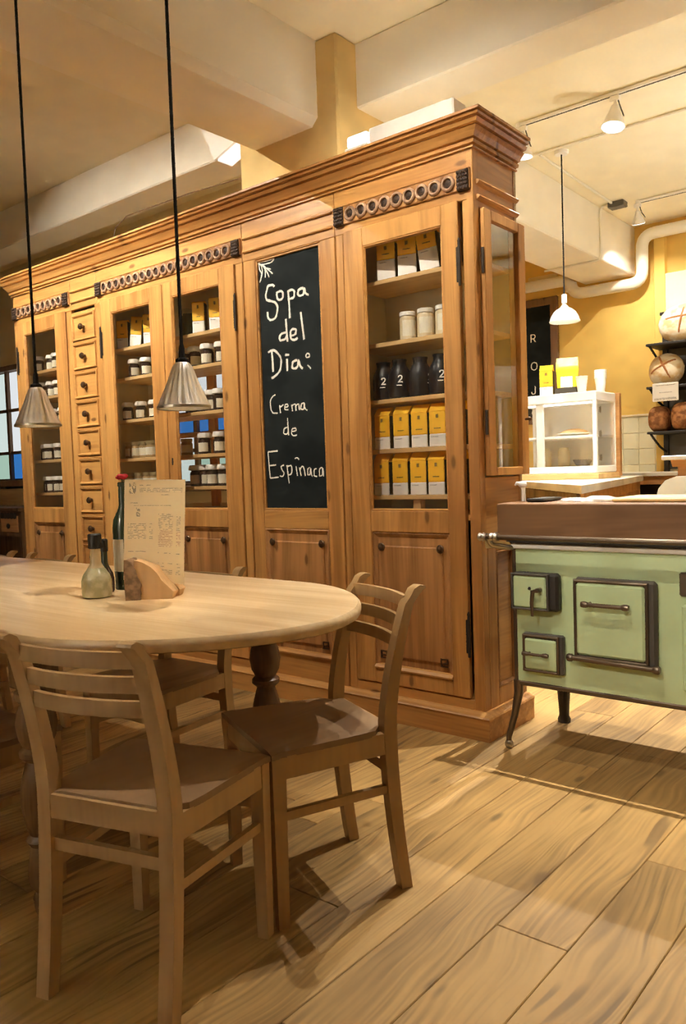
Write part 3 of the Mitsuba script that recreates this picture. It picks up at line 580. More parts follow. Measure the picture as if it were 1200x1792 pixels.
# ------------------------------------------------------------------ table
TX, TY, TR, TZ = -.164, -1.397, .503, .760
TXL = -3.0
def racetrack(r, x0=TXL, x1=TX, y=TY, n=28, k=1.06):
    a = np.linspace(-PI / 2, PI / 2, n); b = a + PI
    q = lambda t: (abs(math.cos(t)) ** 1.8 + abs(math.sin(t)) ** 1.8) ** (-1 / 1.8)
    return [(x1 + k * r * q(t) * math.cos(t), y + r * q(t) * math.sin(t)) for t in a] + [(x0 + k * r * q(t) * math.cos(t), y + r * q(t) * math.sin(t)) for t in b]
tab = thing('dining_table', 'long round-ended pine dining table on turned legs', 'table')
rings_ = []
for r, z in ((TR - .012, TZ - .034), (TR - .003, TZ - .030), (TR, TZ - .018), (TR - .002, TZ - .008), (TR - .009, TZ - .001), (TR - .016, TZ)):
    rings_.append(np.array([(x, y, z) for x, y in racetrack(r)]))
n = len(rings_[0]); V = np.vstack(rings_); F = []
for i in range(len(rings_) - 1):
    for j in range(n):
        p, q = i * n + j, i * n + (j + 1) % n; F += [(p, q, q + n), (p, q + n, p + n)]
c0, c1 = len(V), len(V) + 1
V = np.vstack([V, [((TX + TXL) / 2, TY, TZ - .034), ((TX + TXL) / 2, TY, TZ)]])
for j in range(n):
    F += [(c0, (j + 1) % n, j), (c1, (len(rings_) - 1) * n + j, (len(rings_) - 1) * n + (j + 1) % n)]
part(tab, 'tabletop', trimesh.Trimesh(V, F, process=False), 'table_wood', 35)
LEG = closed_lathe([(.020, 0), (.026, .02), (.030, .05), (.024, .07), (.034, .085), (.040, .11), (.036, .15), (.030, .19), (.040, .205), (.030, .22), (.040, .25), (.048, .30), (.046, .35), (.036, .39), (.030, .41), (.046, .425), (.046, .437), (.034, .447), (.046, .47), (.052, .505), (.046, .54), (.036, .56), (.050, .572), (.050, .590), (.040, .60)], 24)
for x in (-.27, TXL + .1):
    for y in (TY - .408, TY + .412):
        part(tab, 'turned_leg', cat([LEG.copy().apply_translation((x, y, 0)), box(x - .045, x + .045, y - .045, y + .045, .60, .727, .004)]), 'dark_wood', 40, label='dark turned leg')
part(tab, 'apron', cat([box(TXL + .1, -.27, y - .012, y + .012, .672, .727) for y in (TY - .408, TY + .412)] + [box(-.282, -.258, TY - .40, TY + .40, .672, .727)]), 'table_wood')

# ------------------------------------------------------------------ chairs
WR, WF, CD, HT, B0, B1, HS = .320, .368, .324, .809, .037, .083, .447
def back(z): return -(B1 * (max(z - HS, 0) / (HT - HS)) ** 1.5 + B0 * (max(HS - z, 0) / HS) ** 1.8)
def rear_post(s):
    zs = list(np.linspace(0, .42, 8)) + list(np.linspace(.455, .765, 9))
    ys = [back(z) for z in zs]; th = [.032 + .006 * (1 - abs(z - HS) / HS) if z < HS else .038 - .014 * (z - HS) / (HT - HS) for z in zs]
    f = [(y + t / 2, z) for y, z, t in zip(ys, zs, th)]; b = [(y - t / 2, z) for y, z, t in zip(ys, zs, th)]
    y1 = back(.80)
    tip = [(y1 + .006, .785), (y1 - .004, .802), (y1 - .022, .811), (y1 - .038, .809), (y1 - .041, .803), (y1 - .030, .797)]
    m = prism(f + tip + b[::-1], -.0175, .0175, 'x')
    return fixn(m).apply_translation((s * WR / 2, 0, 0))
def quad_leg(x, y, z1, a=.018, b=.018, taper=.8):
    return hull([(x + sx * a * (taper if z == 0 else 1), y + sy * b * (taper if z == 0 else 1), z) for sx in (-1, 1) for sy in (-1, 1) for z in (0, z1)])
def bar(p, q, w, h, bow=0, n=7):
    p, q = np.array(p, float), np.array(q, float); d = (q - p) / np.linalg.norm(q - p); u = np.array([-d[1], d[0], 0]); u /= np.linalg.norm(u)
    out = []
    for t in (np.linspace(0, 1, n) if bow else (0, 1)):
        c = p + (q - p) * t + u * bow * 4 * t * (1 - t)
        out.append([c + u * sx * w / 2 + np.array([0, 0, sz * h / 2]) for sx, sz in ((-1, -1), (1, -1), (1, 1), (-1, 1))])
    V = np.array(out).reshape(-1, 3); F = []
    k = len(out)
    for i in range(k - 1):
        for j in range(4):
            a, b = i * 4 + j, i * 4 + (j + 1) % 4; F += [(a, b, b + 4), (a, b + 4, a + 4)]
    F += [(0, 2, 1), (0, 3, 2), (4 * k - 4, 4 * k - 3, 4 * k - 2), (4 * k - 4, 4 * k - 2, 4 * k - 1)]
    return fixn(trimesh.Trimesh(V, F, process=False))
def seat_mesh():
    nx, ny = 17, 15; top = []
    for j in range(ny):
        t = j / (ny - 1); y = -.006 + t * (CD + .026); hw = (WR / 2 - .019) + t * (WF / 2 + .022 - WR / 2 + .019)
        if t > .04: hw = max(hw, WR / 2 + .008 + t * (WF - WR) / 2 + .010 * min(1, t * 4)) if t > .08 else hw
        for i in range(nx):
            s = i / (nx - 1) * 2 - 1
            dish = .006 * (1 - abs(s) ** 2.5) * math.sin(PI * min(max((t - .02) / .9, 0), 1)) ** .7
            edge = .004 * (max(abs(s) - .93, 0) / .07) ** 2 + .004 * max((t - .93) / .07, 0) ** 2
            top.append((s * hw, y, HS - dish - edge))
    top = np.array(top); bot = top.copy(); bot[:, 2] = HS - .020
    V = np.vstack([top, bot]); N = nx * ny; F = []
    for j in range(ny - 1):
        for i in range(nx - 1):
            a = j * nx + i; F += [(a, a + 1, a + nx + 1), (a, a + nx + 1, a + nx), (N + a, N + a + nx + 1, N + a + 1), (N + a, N + a + nx, N + a + nx + 1)]
    ring = list(range(nx)) + [j * nx + nx - 1 for j in range(1, ny)] + [(ny - 1) * nx + i for i in range(nx - 2, -1, -1)] + [j * nx for j in range(ny - 2, 0, -1)]
    for a, b in zip(ring, ring[1:] + ring[:1]): F += [(a, N + a, N + b), (a, N + b, b)]
    return fixn(trimesh.Trimesh(V, F, process=False))
CH = []
CH.append(('seat', mesh_dict(seat_mesh(), 'shaded_seat_wood', 40)))
for s in (-1, 1):
    CH.append(('back_post', mesh_dict(rear_post(s), 'chair_wood', 35)))
    CH.append(('leg', mesh_dict(quad_leg(s * WF / 2, CD, HS - .018), 'chair_wood')))
    CH.append(('side_rail', mesh_dict(bar((s * (WR / 2 + .006), .015, .402), (s * (WF / 2 + .006), CD - .015, .402), .020, .056), 'chair_wood')))
    CH.append(('side_stretcher', mesh_dict(bar((s * WR / 2, -.004, .277), (s * WF / 2, CD, .277), .016, .022), 'chair_wood')))
CH.append(('front_rail', mesh_dict(bar((-WF / 2, CD + .004, .402), (WF / 2, CD + .004, .402), .020, .056), 'chair_wood')))
CH.append(('rear_rail', mesh_dict(bar((-WR / 2, -.004, .415), (WR / 2, -.004, .415), .026, .052), 'chair_wood')))
CH.append(('rear_stretcher', mesh_dict(bar((-WR / 2, back(.33), .329), (WR / 2, back(.33), .329), .016, .028), 'chair_wood')))
CH.append(('front_stretcher', mesh_dict(bar((-WF / 2, CD, .330), (WF / 2, CD, .330), .016, .024), 'chair_wood')))
for z in (.767, .714, .661):
    CH.append(('slat', mesh_dict(bar((-WR / 2 + .01, back(z) - .002, z), (WR / 2 - .01, back(z) - .002, z), .013, .033, bow=-.022), 'chair_wood', 30)))
def chair(x, y, deg, label, group=None, tall=1.0):
    k = thing('dining_chair', label, 'chair', group)
    for n, m in CH: scene[key_of(k + '__' + n)] = {**m, 'to_world': TW(x, y, 0, math.radians(deg)).scale([1, 1, tall])}
chair(.1684, -1.8935, 16.2, 'wooden slat-back chair in the foreground with its back to the viewer')
chair(.2310, -1.108, 155.2, 'wooden slat-back chair turned sideways at the round end of the table')
chair(-.555, -2.03, 6, 'wooden chair at the left edge, mostly hidden behind the foreground chair')
chair(-.690, -.945, 183, 'wooden chair with shiny dark seat on the far side of the table', None, .965)
chair(-1.82, -.945, 181, 'far chair whose two post tips show above the table below the drawers', 'far chairs behind the table', .965)
chair(-2.33, -.945, 178, 'far chair whose post tip shows above the table nearest the left edge', 'far chairs behind the table', .965)

# ------------------------------------------------------------------ on the table
cruet = [(.037, 0), (.044, .004), (.0455, .02), (.0455, .052), (.040, .070), (.024, .092), (.0165, .106), (.0155, .158)]
def cruet_bottle(x, y, sc, body, neck, label, zs=None):
    k = thing('cruet_bottle', label, 'bottle')
    tw = T().translate([x, y, TZ]).scale([sc, sc, zs or sc])
    part(k, 'body', closed_lathe(cruet[:6], 28), body, 45, tw=tw)
    part(k, 'neck', closed_lathe([(.0245, .0915)] + cruet[6:], 24), neck, 45, tw=tw)
    part(k, 'cap', closed_lathe([(.0185, .150), (.0205, .153), (.0205, .192), (.017, .196)], 22), 'blackplastic', 40, tw=tw)
cruet_bottle(-.517, -1.450, 1.0, 'oil_content', 'bottle_neck', 'squat oil bottle with a black cap, standing left of the menu')
cruet_bottle(-.588, -1.372, .62, 'vinegar', 'wine_glass_green', 'slim dark vinegar bottle with a black cap behind the oil bottle', .87)
k = thing('wine_bottle', 'dark green wine bottle with a flower in its neck behind the menu', 'bottle')
part(k, 'body', closed_lathe([(.033, 0), (.037, .004), (.0375, .20), (.034, .228), (.022, .252), (.0145, .272), (.0135, .335), (.0155, .337), (.0155, .348), (.013, .350)], 28).apply_translation((-.590, -1.290, TZ)), 'wine_glass_green', 45)
part(k, 'label', label_patch(.0381, .06, .165, 2.3, face=-1.9).apply_translation((-.590, -1.290, TZ)), 'label_cream')
k = thing('flower', 'small red flower stuck in the neck of the wine bottle', 'flower')
part(k, 'stem', tube([(-.590, -1.290, TZ + .30), (-.588, -1.292, TZ + .36)], .002, 6), 'jar_green')
pet = [hull(trimesh.creation.icosphere(subdivisions=1, radius=.011).vertices * [1, 1, .7] + [-.588 + .010 * math.cos(t), -1.292 + .010 * math.sin(t), TZ + .366 + .004 * (i % 2)]) for i, t in enumerate(np.arange(6) * PI / 3)]
for p_ in pet: part(k, 'petal', p_, 'petal_red', 40)
U2, V2 = np.array([.770, .638]), np.array([-.638, .770])
def tabp(u, v_, z, o=(-.352, -1.375)): return (o[0] + U2[0] * u + V2[0] * v_, o[1] + U2[1] * u + V2[1] * v_, TZ + z)
mz = [tabp(-.082, .012, .055), tabp(.100, .012, .035), tabp(.112, .045, .352), tabp(-.074, .045, .358)]
m1 = [(a[0] + V2[0] * .0012, a[1] + V2[1] * .0012, a[2]) for a in mz]
mv = np.array(mz + m1); mf = [(0, 1, 2), (0, 2, 3), (4, 6, 5), (4, 7, 6)] + [x for s in range(4) for x in ((s, s + 4, (s + 1) % 4 + 4), (s, (s + 1) % 4 + 4, (s + 1) % 4))]
solo('menu_card', 'cream printed menu card standing in a rough wooden holder on the table', 'menu', trimesh.Trimesh(mv, mf, process=False), 'menu_paper', uv=np.array([(0, 0), (1, 0), (1, 1), (0, 1)] * 2, float))
hold = thing('menu_holder', 'rough split log wedge with bark that holds the menu card', 'menu holder')
def wedge(us, vs, zs_top):
    P = []
    for u, zt in zip(us, zs_top):
        for v_ in vs: P += [tabp(u, v_, 0), tabp(u + (v_ - vs[0]) * .15, v_, zt)]
    return hull(P)
blk = cat([wedge((-.035, .02, .075), (-.040, .010), (.118, .096, .02)), wedge((-.035, .02, .085), (.018, .070), (.112, .092, .018))])
blk = cat([m.subdivide().subdivide() for m in blk.split()]) if blk.body_count > 1 else blk.subdivide().subdivide()
blk.vertices += (meshkit.fbm(blk.vertices * 55, 3)[:, None] - .5) * np.array([.010, .010, .006]) * (blk.vertices[:, 2:3] > TZ + .004)
part(hold, 'log', blk, 'cut_wood', 30)
bk = wedge((-.062, -.052, -.018), (-.047, .060), (.121, .121, .058)).subdivide().subdivide()
bk.vertices += (meshkit.fbm(bk.vertices * 60, 3)[:, None] - .5) * np.array([.014, .014, .008]) * (bk.vertices[:, 2:3] > TZ + .004)
part(hold, 'bark', bk, 'bark', 30, label='rough grey-brown bark face')

# ------------------------------------------------------------------ pendant lamps
SHADE = [(.018, .124), (.026, .114), (.033, .097), (.040, .076), (.048, .056), (.057, .036), (.065, .017), (.071, .005), (.0735, 0)]
def pendant(x, y, z, label, power, mat_='shade_metal', prof=SHADE, flute=20, cord_r=.0046, bulb_r=.015, tint=(1, .9, .72), collar='gasket_black', sc=1.0):
    k = thing('pendant_lamp', label, 'lamp')
    pr = [(r * sc, h * sc) for r, h in prof]
    out = lathe(pr, 120 if flute else 40, flute=flute, amp=.032, ampf=(lambda t: math.sin(PI * min(t * 1.05, 1)) ** .6) if flute else None)
    inn = lathe([(max(r - .0025, .002), h - .002) for r, h in pr][::-1], 40)
    part(k, 'shade', fixn(cat([out, inn])).apply_translation((x, y, z)), mat_, 60)
    part(k, 'rim', lathe([(pr[-1][0] - .001, -.004), (pr[-1][0] + .001, -.004), (pr[-1][0] + .001, .003), (pr[-1][0] - .002, .003)], 48).apply_translation((x, y, z)), 'nickel' if flute else mat_, 40, label='bright rim')
    h = pr[0][1]
    part(k, 'collar', closed_lathe([(.0185, h - .003), (.0185, h + .008), (.009, h + .013), (.008, h + .040), (.005, h + .050)] if flute else [(.018, h - .004), (.020, h + .004), (.020, h + .055), (.012, h + .062)], 20).apply_translation((x, y, z)), collar, 40)
    part(k, 'cord', tube([(x, y, z + h + .045), (x, y, CEIL - .02)], cord_r, 8), 'gasket_black', 40, label='black cord')
    part(k, 'ceiling_rose', closed_lathe([(.045, CEIL - .025), (.05, CEIL - .018), (.05, CEIL)], 24).apply_translation((x, y, 0)), 'white_plastic', 40)
    bulb = trimesh.creation.icosphere(subdivisions=2, radius=bulb_r).apply_translation((x, y, z + (.092 if flute else .05)))
    part(k, 'bulb', bulb, 'white_plastic', True, emitter=glow(*[c * power for c in tint]))
pendant(-.835, -1.435, 1.308, 'fluted aluminium pendant lamp in front of the far left glazed door', 60)
pendant(-.125, -1.40, 1.313, 'larger fluted aluminium pendant lamp in front of the double glazed door', 60)
DOME = [(.014, .150), (.016, .135), (.026, .125), (.032, .112), (.060, .098), (.088, .074), (.106, .042), (.117, .012), (.120, 0)]
pendant(-.82, 2.70, 2.150, 'white dome pendant lamp over the bakery counter', 18, 'lamp_enamel', DOME, 0, .005, .028, sc=.90, collar='white_plastic')
# ------------------------------------------------------------------ the green range with its wooden box
st = thing('kitchen_range', 'antique pale green enamelled range with iron doors beside the cabinet', 'stove')
SX0, SX1, SY, SY1 = .150, 1.16, -.022, .43
part(st, 'body', box(SX0, SX1, SY, SY1, .268, .800, .008), 'enamel_green')
part(st, 'base_trim', cat([box(SX0 - .004, SX1 + .004, SY - .006, SY1, .258, .276, .004), box(SX0 - .004, SX0 + .012, SY - .004, SY1, .268, .80, .004)]), 'stove_trim')
part(st, 'top_trim', box(SX0 - .006, SX1 + .006, SY - .010, SY1 + .004, .797, .818, .004), 'white_enamel', label='pale enamel strip under the top')
part(st, 'top_plate', box(SX0 - .022, SX1 + .022, SY - .016, SY1 + .01, .818, .840, .005), 'black_iron')
part(st, 'towel_rail', tube(arc([(.118, .34, .846), (.062, .30, .846), (.062, -.098, .846), (1.24, -.098, .846), (1.24, .30, .846)], .03), .0105, 14), 'stove_trim', 40, label='rail along the front')
for x, y in ((.062, -.098), (.112, -.098)):
    part(st, 'rail_collar', rot(closed_lathe([(.013, -.018), (.017, -.014), (.014, -.004), (.018, .002), (.014, .010), (.015, .018)], 16), PI / 2, [0, 1, 0]).apply_translation((x, y, .846)), 'nickel', 40)
part(st, 'rail_bracket', cat([tube(arc([(.085, -.098, .842), (.085, -.080, .812), (.150, -.030, .800), (.160, .0, .806)], .02), [.010] * 12, 10), hull([(.066, -.092, .83), (.145, -.04, .824), (.150, -.03, .805), (.066, -.085, .800), (.10, -.05, .80), (.10, -.07, .832)])]), 'nickel', 40, label='bright cast bracket')
# fire door
def knob_handle(parent, x0, x1, y, z, r=.006, out=.032, name='handle', sag=0):
    part(parent, name, cat([tube([(x0, y - out, z), ((x0 + x1) / 2, y - out - .004, z - sag), (x1, y - out, z)], [r, r * 1.05, r], 12)] + [closed_lathe([(r * 1.3, -.012), (r * 1.6, -.004), (r * 1.6, .004), (r * 1.3, .012)], 12).apply_transform(trimesh.transformations.rotation_matrix(PI / 2, [0, 1, 0])).apply_translation((x, y - out, z)) for x in (x0 + .004, x1 - .004)] + [tube([(x, y, z), (x, y - out, z)], r * .8, 8) for x in (x0 + .012, x1 - .012)]), 'stove_trim', 40)
fd = part(st, 'fire_door', box(.166, .352, SY - .040, SY, .566, .710, .010), 'black_iron', label='small projecting fire door')
part(fd, 'face_plate', box(.172, .312, SY - .054, SY - .036, .574, .700, .010), 'enamel_green', label='green face plate')
part(fd, 'plate_edge', frame_mould(.166, .320, .568, .708, [(0, 0), (0, .016), (.004, .018), (.008, .016), (.008, 0)], SY - .038), 'steel_dark')
part(fd, 'latch', cat([tube([(.288, SY - .054, .650), (.288, SY - .082, .650)], .009, 12), tube([(.296, SY - .080, .652), (.270, SY - .080, .645), (.266, SY - .082, .60), (.269, SY - .083, .552)], [.008, .009, .007, .005], 10)]), 'stove_trim', 40)
part(fd, 'peep_hole', rot(closed_lathe([(.006, 0), (.006, .003)], 12), PI / 2, [1, 0, 0]).apply_translation((.245, SY - .0535, .652)), 'black_iron')
for z in (.60, .672): part(fd, 'hinge', tube([(.162, SY - .030, z - .012), (.162, SY - .030, z + .012)], .007, 10), 'steel_dark', 40)
ad = part(st, 'ash_drawer', box(.196, .362, SY - .022, SY, .322, .474, .006), 'steel_dark', label='small drawer under the fire door')
part(ad, 'face_plate', box(.205, .338, SY - .034, SY - .018, .334, .454, .008), 'enamel_green')
part(ad, 'plate_edge', frame_mould(.198, .346, .325, .470, [(0, 0), (0, .010), (.005, .013), (.010, .010), (.010, 0)], SY - .020), 'stove_trim')
knob_handle(ad, .218, .308, SY - .033, .400, .0055, .024)
od = part(st, 'oven_door', box(.410, .708, SY - .026, SY, .392, .702, .010), 'steel_dark', label='large square oven door')
part(od, 'face_plate', box(.420, .672, SY - .042, SY - .022, .416, .684, .010), 'enamel_green')
part(od, 'plate_edge', frame_mould(.412, .682, .404, .696, [(0, 0), (0, .014), (.005, .017), (.010, .014), (.010, 0)], SY - .024), 'stove_trim')
part(od, 'lower_bar', cat([tube([(.398, SY - .045, .404), (.712, SY - .045, .398)], .010, 12)] + [closed_lathe([(.011, -.012), (.015, -.006), (.015, .006), (.011, .012)], 12).apply_transform(trimesh.transformations.rotation_matrix(PI / 2, [0, 1, 0])).apply_translation((x, SY - .045, z)) for x, z in ((.398, .404), (.712, .398))]), 'stove_trim', 40)
knob_handle(od, .466, .622, SY - .041, .612, .0075, .036)
part(st, 'side_plate', box(.780, .90, SY - .014, SY, .655, .738, .006), 'stove_trim', label='small iron plate at the right')
part(st, 'door', box(.790, 1.08, SY - .03, SY, .33, .63, .008), 'enamel_green')
def cabriole(x0, y0, x1, y1): return [tube([(x0, y0, .275), (x0 - .001, y0 - .001, .22), (x0 + (x1 - x0) * .45, y0 + (y1 - y0) * .45, .13), (x1, y1, .045), (x1, y1, .03)], [.020, .018, .0135, .011, .010], 12), closed_lathe([(.008, 0), (.015, .006), (.017, .016), (.014, .027), (.008, .033)], 14).apply_translation((x1, y1, 0))]
for x0, y0, x1, y1 in ((.158, -.012, .122, -.036), (1.15, -.012, 1.18, -.036)):
    lg = part(st, 'front_leg', cabriole(x0, y0, x1, y1)[0], 'stove_trim', 40, label='slender splayed front leg')
    part(lg, 'foot', cabriole(x0, y0, x1, y1)[1], 'nickel', 40, label='bright ball foot')
for x in (.165, 1.12):
    part(st, 'rear_leg', closed_lathe([(.026, 0), (.028, .012), (.021, .03), (.022, .06), (.030, .17), (.036, .23), (.036, .262)], 16).apply_translation((x, .386, 0)), 'black_iron', 40, label='black iron rear leg')
bx = thing('wooden_box', 'rough pine plank box lying on top of the green range', 'box')
part(bx, 'front_board', box(.098, 1.22, -.048, -.022, .842, .974, .004), 'box_wood')
part(bx, 'end_board', box(.098, .124, -.022, .43, .842, .974, .004), 'box_wood')
part(bx, 'end_board', box(1.196, 1.22, -.022, .43, .842, .974, .004), 'box_wood')
part(bx, 'back_board', box(.098, 1.22, .43, .455, .842, .974, .004), 'box_wood')
for i in range(4): part(bx, 'lid_board', box(.124, 1.196, -.021 + i * .1128, .0905 + i * .1128, .950, .970, .003), 'box_wood')
fn_ = thing('white_tap', 'white porcelain swan-neck tap standing on the box at the cabinet end', 'tap')
part(fn_, 'stem', tube([(.115, .15, .970), (.115, .15, 1.02), (.112, .15, 1.035)], [.009, .008, .011], 12), 'white_enamel', 40)
hd = trimesh.creation.icosphere(subdivisions=2, radius=.018); hd.apply_scale((1, .9, .85)); hd.apply_translation((.112, .150, 1.042))
nz = tube([(.104, .146, 1.044), (.090, .140, 1.048), (.084, .137, 1.038)], [.010, .008, .004], 10)
part(fn_, 'head', cat([hd, nz]), 'white_enamel', 60)
solo('black_tray', 'flat black tray lying on the box beside the white tap', 'tray', box(.14, .215, .12, .30, .972, .985, .004), 'blackplastic')
def heap(x, y, z, rx, ry, h, seed, matn, name, label, category, sub=3):
    m = trimesh.creation.icosphere(subdivisions=sub, radius=1.0); v = m.vertices
    d = .75 + .5 * meshkit.fbm(v * 2.2 + seed, 3)[:, None]
    v = v * d * [rx, ry, h]; v[:, 2] = np.maximum(v[:, 2], 0); m.vertices = v + [x, y, z]
    return solo(name, label, category, m, matn, 60)
heap(.42, .20, .971, .075, .05, .020, 3.0, 'cloth_white', 'folded_cloth', 'crumpled white napkin lying on the box of the range', 'cloth')
heap(.30, .24, .971, .06, .05, .012, 8.0, 'cloth_white', 'folded_cloth', 'flat white napkin on the box, left of the crumpled one', 'cloth')
solo('bread_board', 'pale cutting board lying on the right end of the range box', 'board', box(.50, .90, .10, .38, .971, .987, .005), 'shelf_wood')

# ------------------------------------------------------------------ bakery counter
def poly_slab(pts, z0, z1, m): return fixn(prism(pts, z0, z1, 'z'))
CP = [(-.124, 1.298), (-.737, 4.05), (-1.25, 4.25), (-2.55, 3.9), (-2.55, 3.55), (-1.60, 3.22)]
ct = thing('bakery_counter', 'angled bakery counter with a pale stone top and pine panelled front', 'counter')
part(ct, 'worktop', poly_slab(CP, .955, 1.0, 0), 'marble', label='pale stone top')
def inset(pts, d):
    from shapely.geometry import Polygon
    return list(Polygon(pts).buffer(-d, join_style=2).exterior.coords)[:-1]
part(ct, 'base', poly_slab(inset(CP, .045), .0, .955, 0), 'counter_wood')
def plane_panel(p, q, z0, z1, off, a=.02):
    p, q = np.array(p), np.array(q); L = np.linalg.norm(q - p); d = (q - p) / L; nn = np.array([d[1], -d[0]])
    ms = [box(0, L, -a, 0, z0, z0 + .07, .003), box(0, L, -a, 0, z1 - .07, z1, .003)] + [box(s * L - (.04 if 0 < s < 1 else (0 if s == 0 else .08)), s * L + (.04 if 0 < s < 1 else (.08 if s == 0 else 0)), -a, 0, z0, z1, .003) for s in (0, .33, .66, 1)]
    m = cat(ms); ang = math.atan2(d[1], d[0])
    return place(m, p[0] + nn[0] * off, p[1] + nn[1] * off, 0, ang)
I = inset(CP, .045)
P0 = min(I, key=lambda p: p[1]); PR = max(I, key=lambda p: p[0] * .2 + p[1] if p[0] > -1.0 else -9)
PLf = min(I, key=lambda p: abs(p[0] + 1.60) + abs(p[1] - 3.26))
part(ct, 'panel_frame', plane_panel(P0, PR, .08, .950, .001), 'pine_across')
part(ct, 'panel_frame', plane_panel(PLf, P0, .08, .950, .001), 'dark_wood')
# display case on the counter
CX0, CX1, CY0, CY1, CZ0, CZ1 = -1.40, -.700, 2.95, 3.36, 1.045, 1.66
dc = thing('display_case', 'white framed glass pastry case standing on the bakery counter', 'display case')
part(dc, 'base_board', box(CX0 - .02, CX1 + .02, CY0 - .02, CY1 + .02, 1.0005, CZ0, .004), 'shelf_wood')
part(dc, 'base', box(CX0, CX1, CY0, CY1, CZ0, CZ0 + .055, .006), 'white_enamel')
part(dc, 'top', box(CX0, CX1, CY0, CY1, CZ1 - .075, CZ1, .008), 'white_enamel')
for x in (CX0, CX1 - .03):
    for y in (CY0, CY1 - .03): part(dc, 'post', box(x, x + .03, y, y + .03, CZ0 + .05, CZ1 - .07, .004), 'white_enamel')
part(dc, 'upright', box(-1.19, -1.13, CY0 + .01, CY0 + .04, CZ0 + .05, CZ1 - .07, .004), 'white_enamel')
part(dc, 'rear_panel', box(CX0 + .02, CX1 - .02, CY1 - .02, CY1 - .008, CZ0 + .05, CZ1 - .07), 'white_enamel')
part(dc, 'unseen_tube_light', box(CX0 + .06, CX1 - .06, CY0 + .05, CY0 + .075, CZ1 - .088, CZ1 - .0755, .003), 'white_plastic', emitter=glow(4.5, 4.5, 3.9))  # unseen lamp, placed to brighten the inside of the case
part(dc, 'shelf', box(CX0 + .02, CX1 - .02, CY0 + .03, CY1 - .03, 1.315, 1.335, .003), 'white_enamel')
part(dc, 'front_glass', box(CX0 + .03, CX1 - .03, CY0 + .006, CY0 + .009, CZ0 + .05, CZ1 - .07), 'pane_glass')
part(dc, 'side_glass', box(CX1 - .009, CX1 - .006, CY0 + .03, CY1 - .03, CZ0 + .05, CZ1 - .07), 'pane_glass')
part(dc, 'rear_post', box(CX1 - .012, CX1 + .03, CY1 - .02, CY1 + .025, CZ0 - .03, CZ1 + .0, .004), 'counter_wood', label='wooden rear post')
for z in (1.16, 1.34, 1.52): part(dc, 'hinge', cat([box(CX1 - .004, CX1 + .006, CY0 + .06, CY0 + .09, z - .02, z + .02, .002), tube([(CX1 + .004, CY0 + .075, z - .025), (CX1 + .004, CY0 + .075, z + .025)], .005, 8)]), 'nickel')
k = thing('plate', 'white plate on the upper shelf of the pastry case', 'plate'); scene[k] = mesh_dict(fixn(lathe([(.001, 0), (.07, .002), (.10, .010), (.13, .018), (.13, .022), (.10, .014), (.001, .006)], 32)).apply_translation((-.95, 3.13, 1.336)), 'white_enamel', 40)
cake = trimesh.creation.icosphere(subdivisions=3, radius=1); cake.apply_scale((.115, .075, .042)); cake.vertices[:, 2] = np.maximum(cake.vertices[:, 2], -.008); cake.apply_translation((-.95, 3.13, 1.352))
solo('cake_loaf', 'golden oval cake on the plate in the pastry case', 'cake', cake, 'cake', True)
solo('grey_bowl', 'small grey bowl on the floor of the pastry case', 'bowl', fixn(lathe([(.001, 0), (.05, .002), (.075, .05), (.072, .05), (.048, .008), (.001, .006)], 28)).apply_translation((-.88, 3.12, CZ0 + .0555)), 'steel_dark', 40)
for i, (x, yy_) in enumerate(((-1.20, 3.14), (-1.06, 3.18))):
    cup = solo('glass_jar', f'{"left" if i == 0 else "right"} one of two pale jars on the floor of the pastry case', 'jar', closed_lathe([(.04, 0), (.046, .005), (.046, .12), (.036, .135), (.036, .15)], 20).apply_translation((x, yy_, CZ0 + .0555)), 'jar_cream', 40)
# on the case
put_carton('std', -1.155, 3.10, CZ1 + .0005, .3, 'orange and white coffee carton on the pastry case beside the lemon bag', None, 0, 'coffee_carton', 1.28)
lb2 = thing('coffee_bag', 'shiny lemon yellow bag with a white label on top of the pastry case', 'coffee packet')
bag = hull([(sx * .075, sy * .04, 0) for sx in (-1, 1) for sy in (-1, 1)] + [(sx * .085, sy * .03, .16) for sx in (-1, 1) for sy in (-1, 1)] + [(sx * .082, sy * .004, .235) for sx in (-1, 1) for sy in (-1, 1)]).subdivide().subdivide().subdivide()
bag.vertices += (meshkit.fbm(bag.vertices * 18, 3)[:, None] - .5) * [.012, .016, .006]
part(lb2, 'body', place(bag, -1.00, 3.14, CZ1 + .055, .35), 'bag_lemon', 40)
part(lb2, 'label', place(box(-.052, .040, -.052, -.046, .0, .085, .002), -1.00, 3.14, CZ1 + .055, .35), 'paper_white')
solo('low_stand', 'low grey stand under the lemon yellow bag', 'stand', box(-1.085, -.905, 3.08, 3.22, CZ1 + .0005, CZ1 + .0545, .006), 'steel_dark')
def cup_stack(x, y, n, label):
    k = thing('cup_stack', label, 'cups')
    for i in range(n):
        part(k, 'cup', closed_lathe([(.031, 0), (.043, .105), (.046, .106), (.046, .113), (.042, .113)], 24).apply_translation((x, y, CZ1 + .0005 + i * .014)), 'paper_white', 40)
cup_stack(-.86, 3.08, 2, 'shorter stack of white paper cups on the pastry case'); cup_stack(-.745, 3.16, 5, 'taller stack of white paper cups at the right end of the pastry case')
solo('white_sign', 'white card leaning on the shorter cup stack', 'card', box(-.855, -.80, 3.015, 3.020, CZ1 + .0005, CZ1 + .05), 'paper_white')
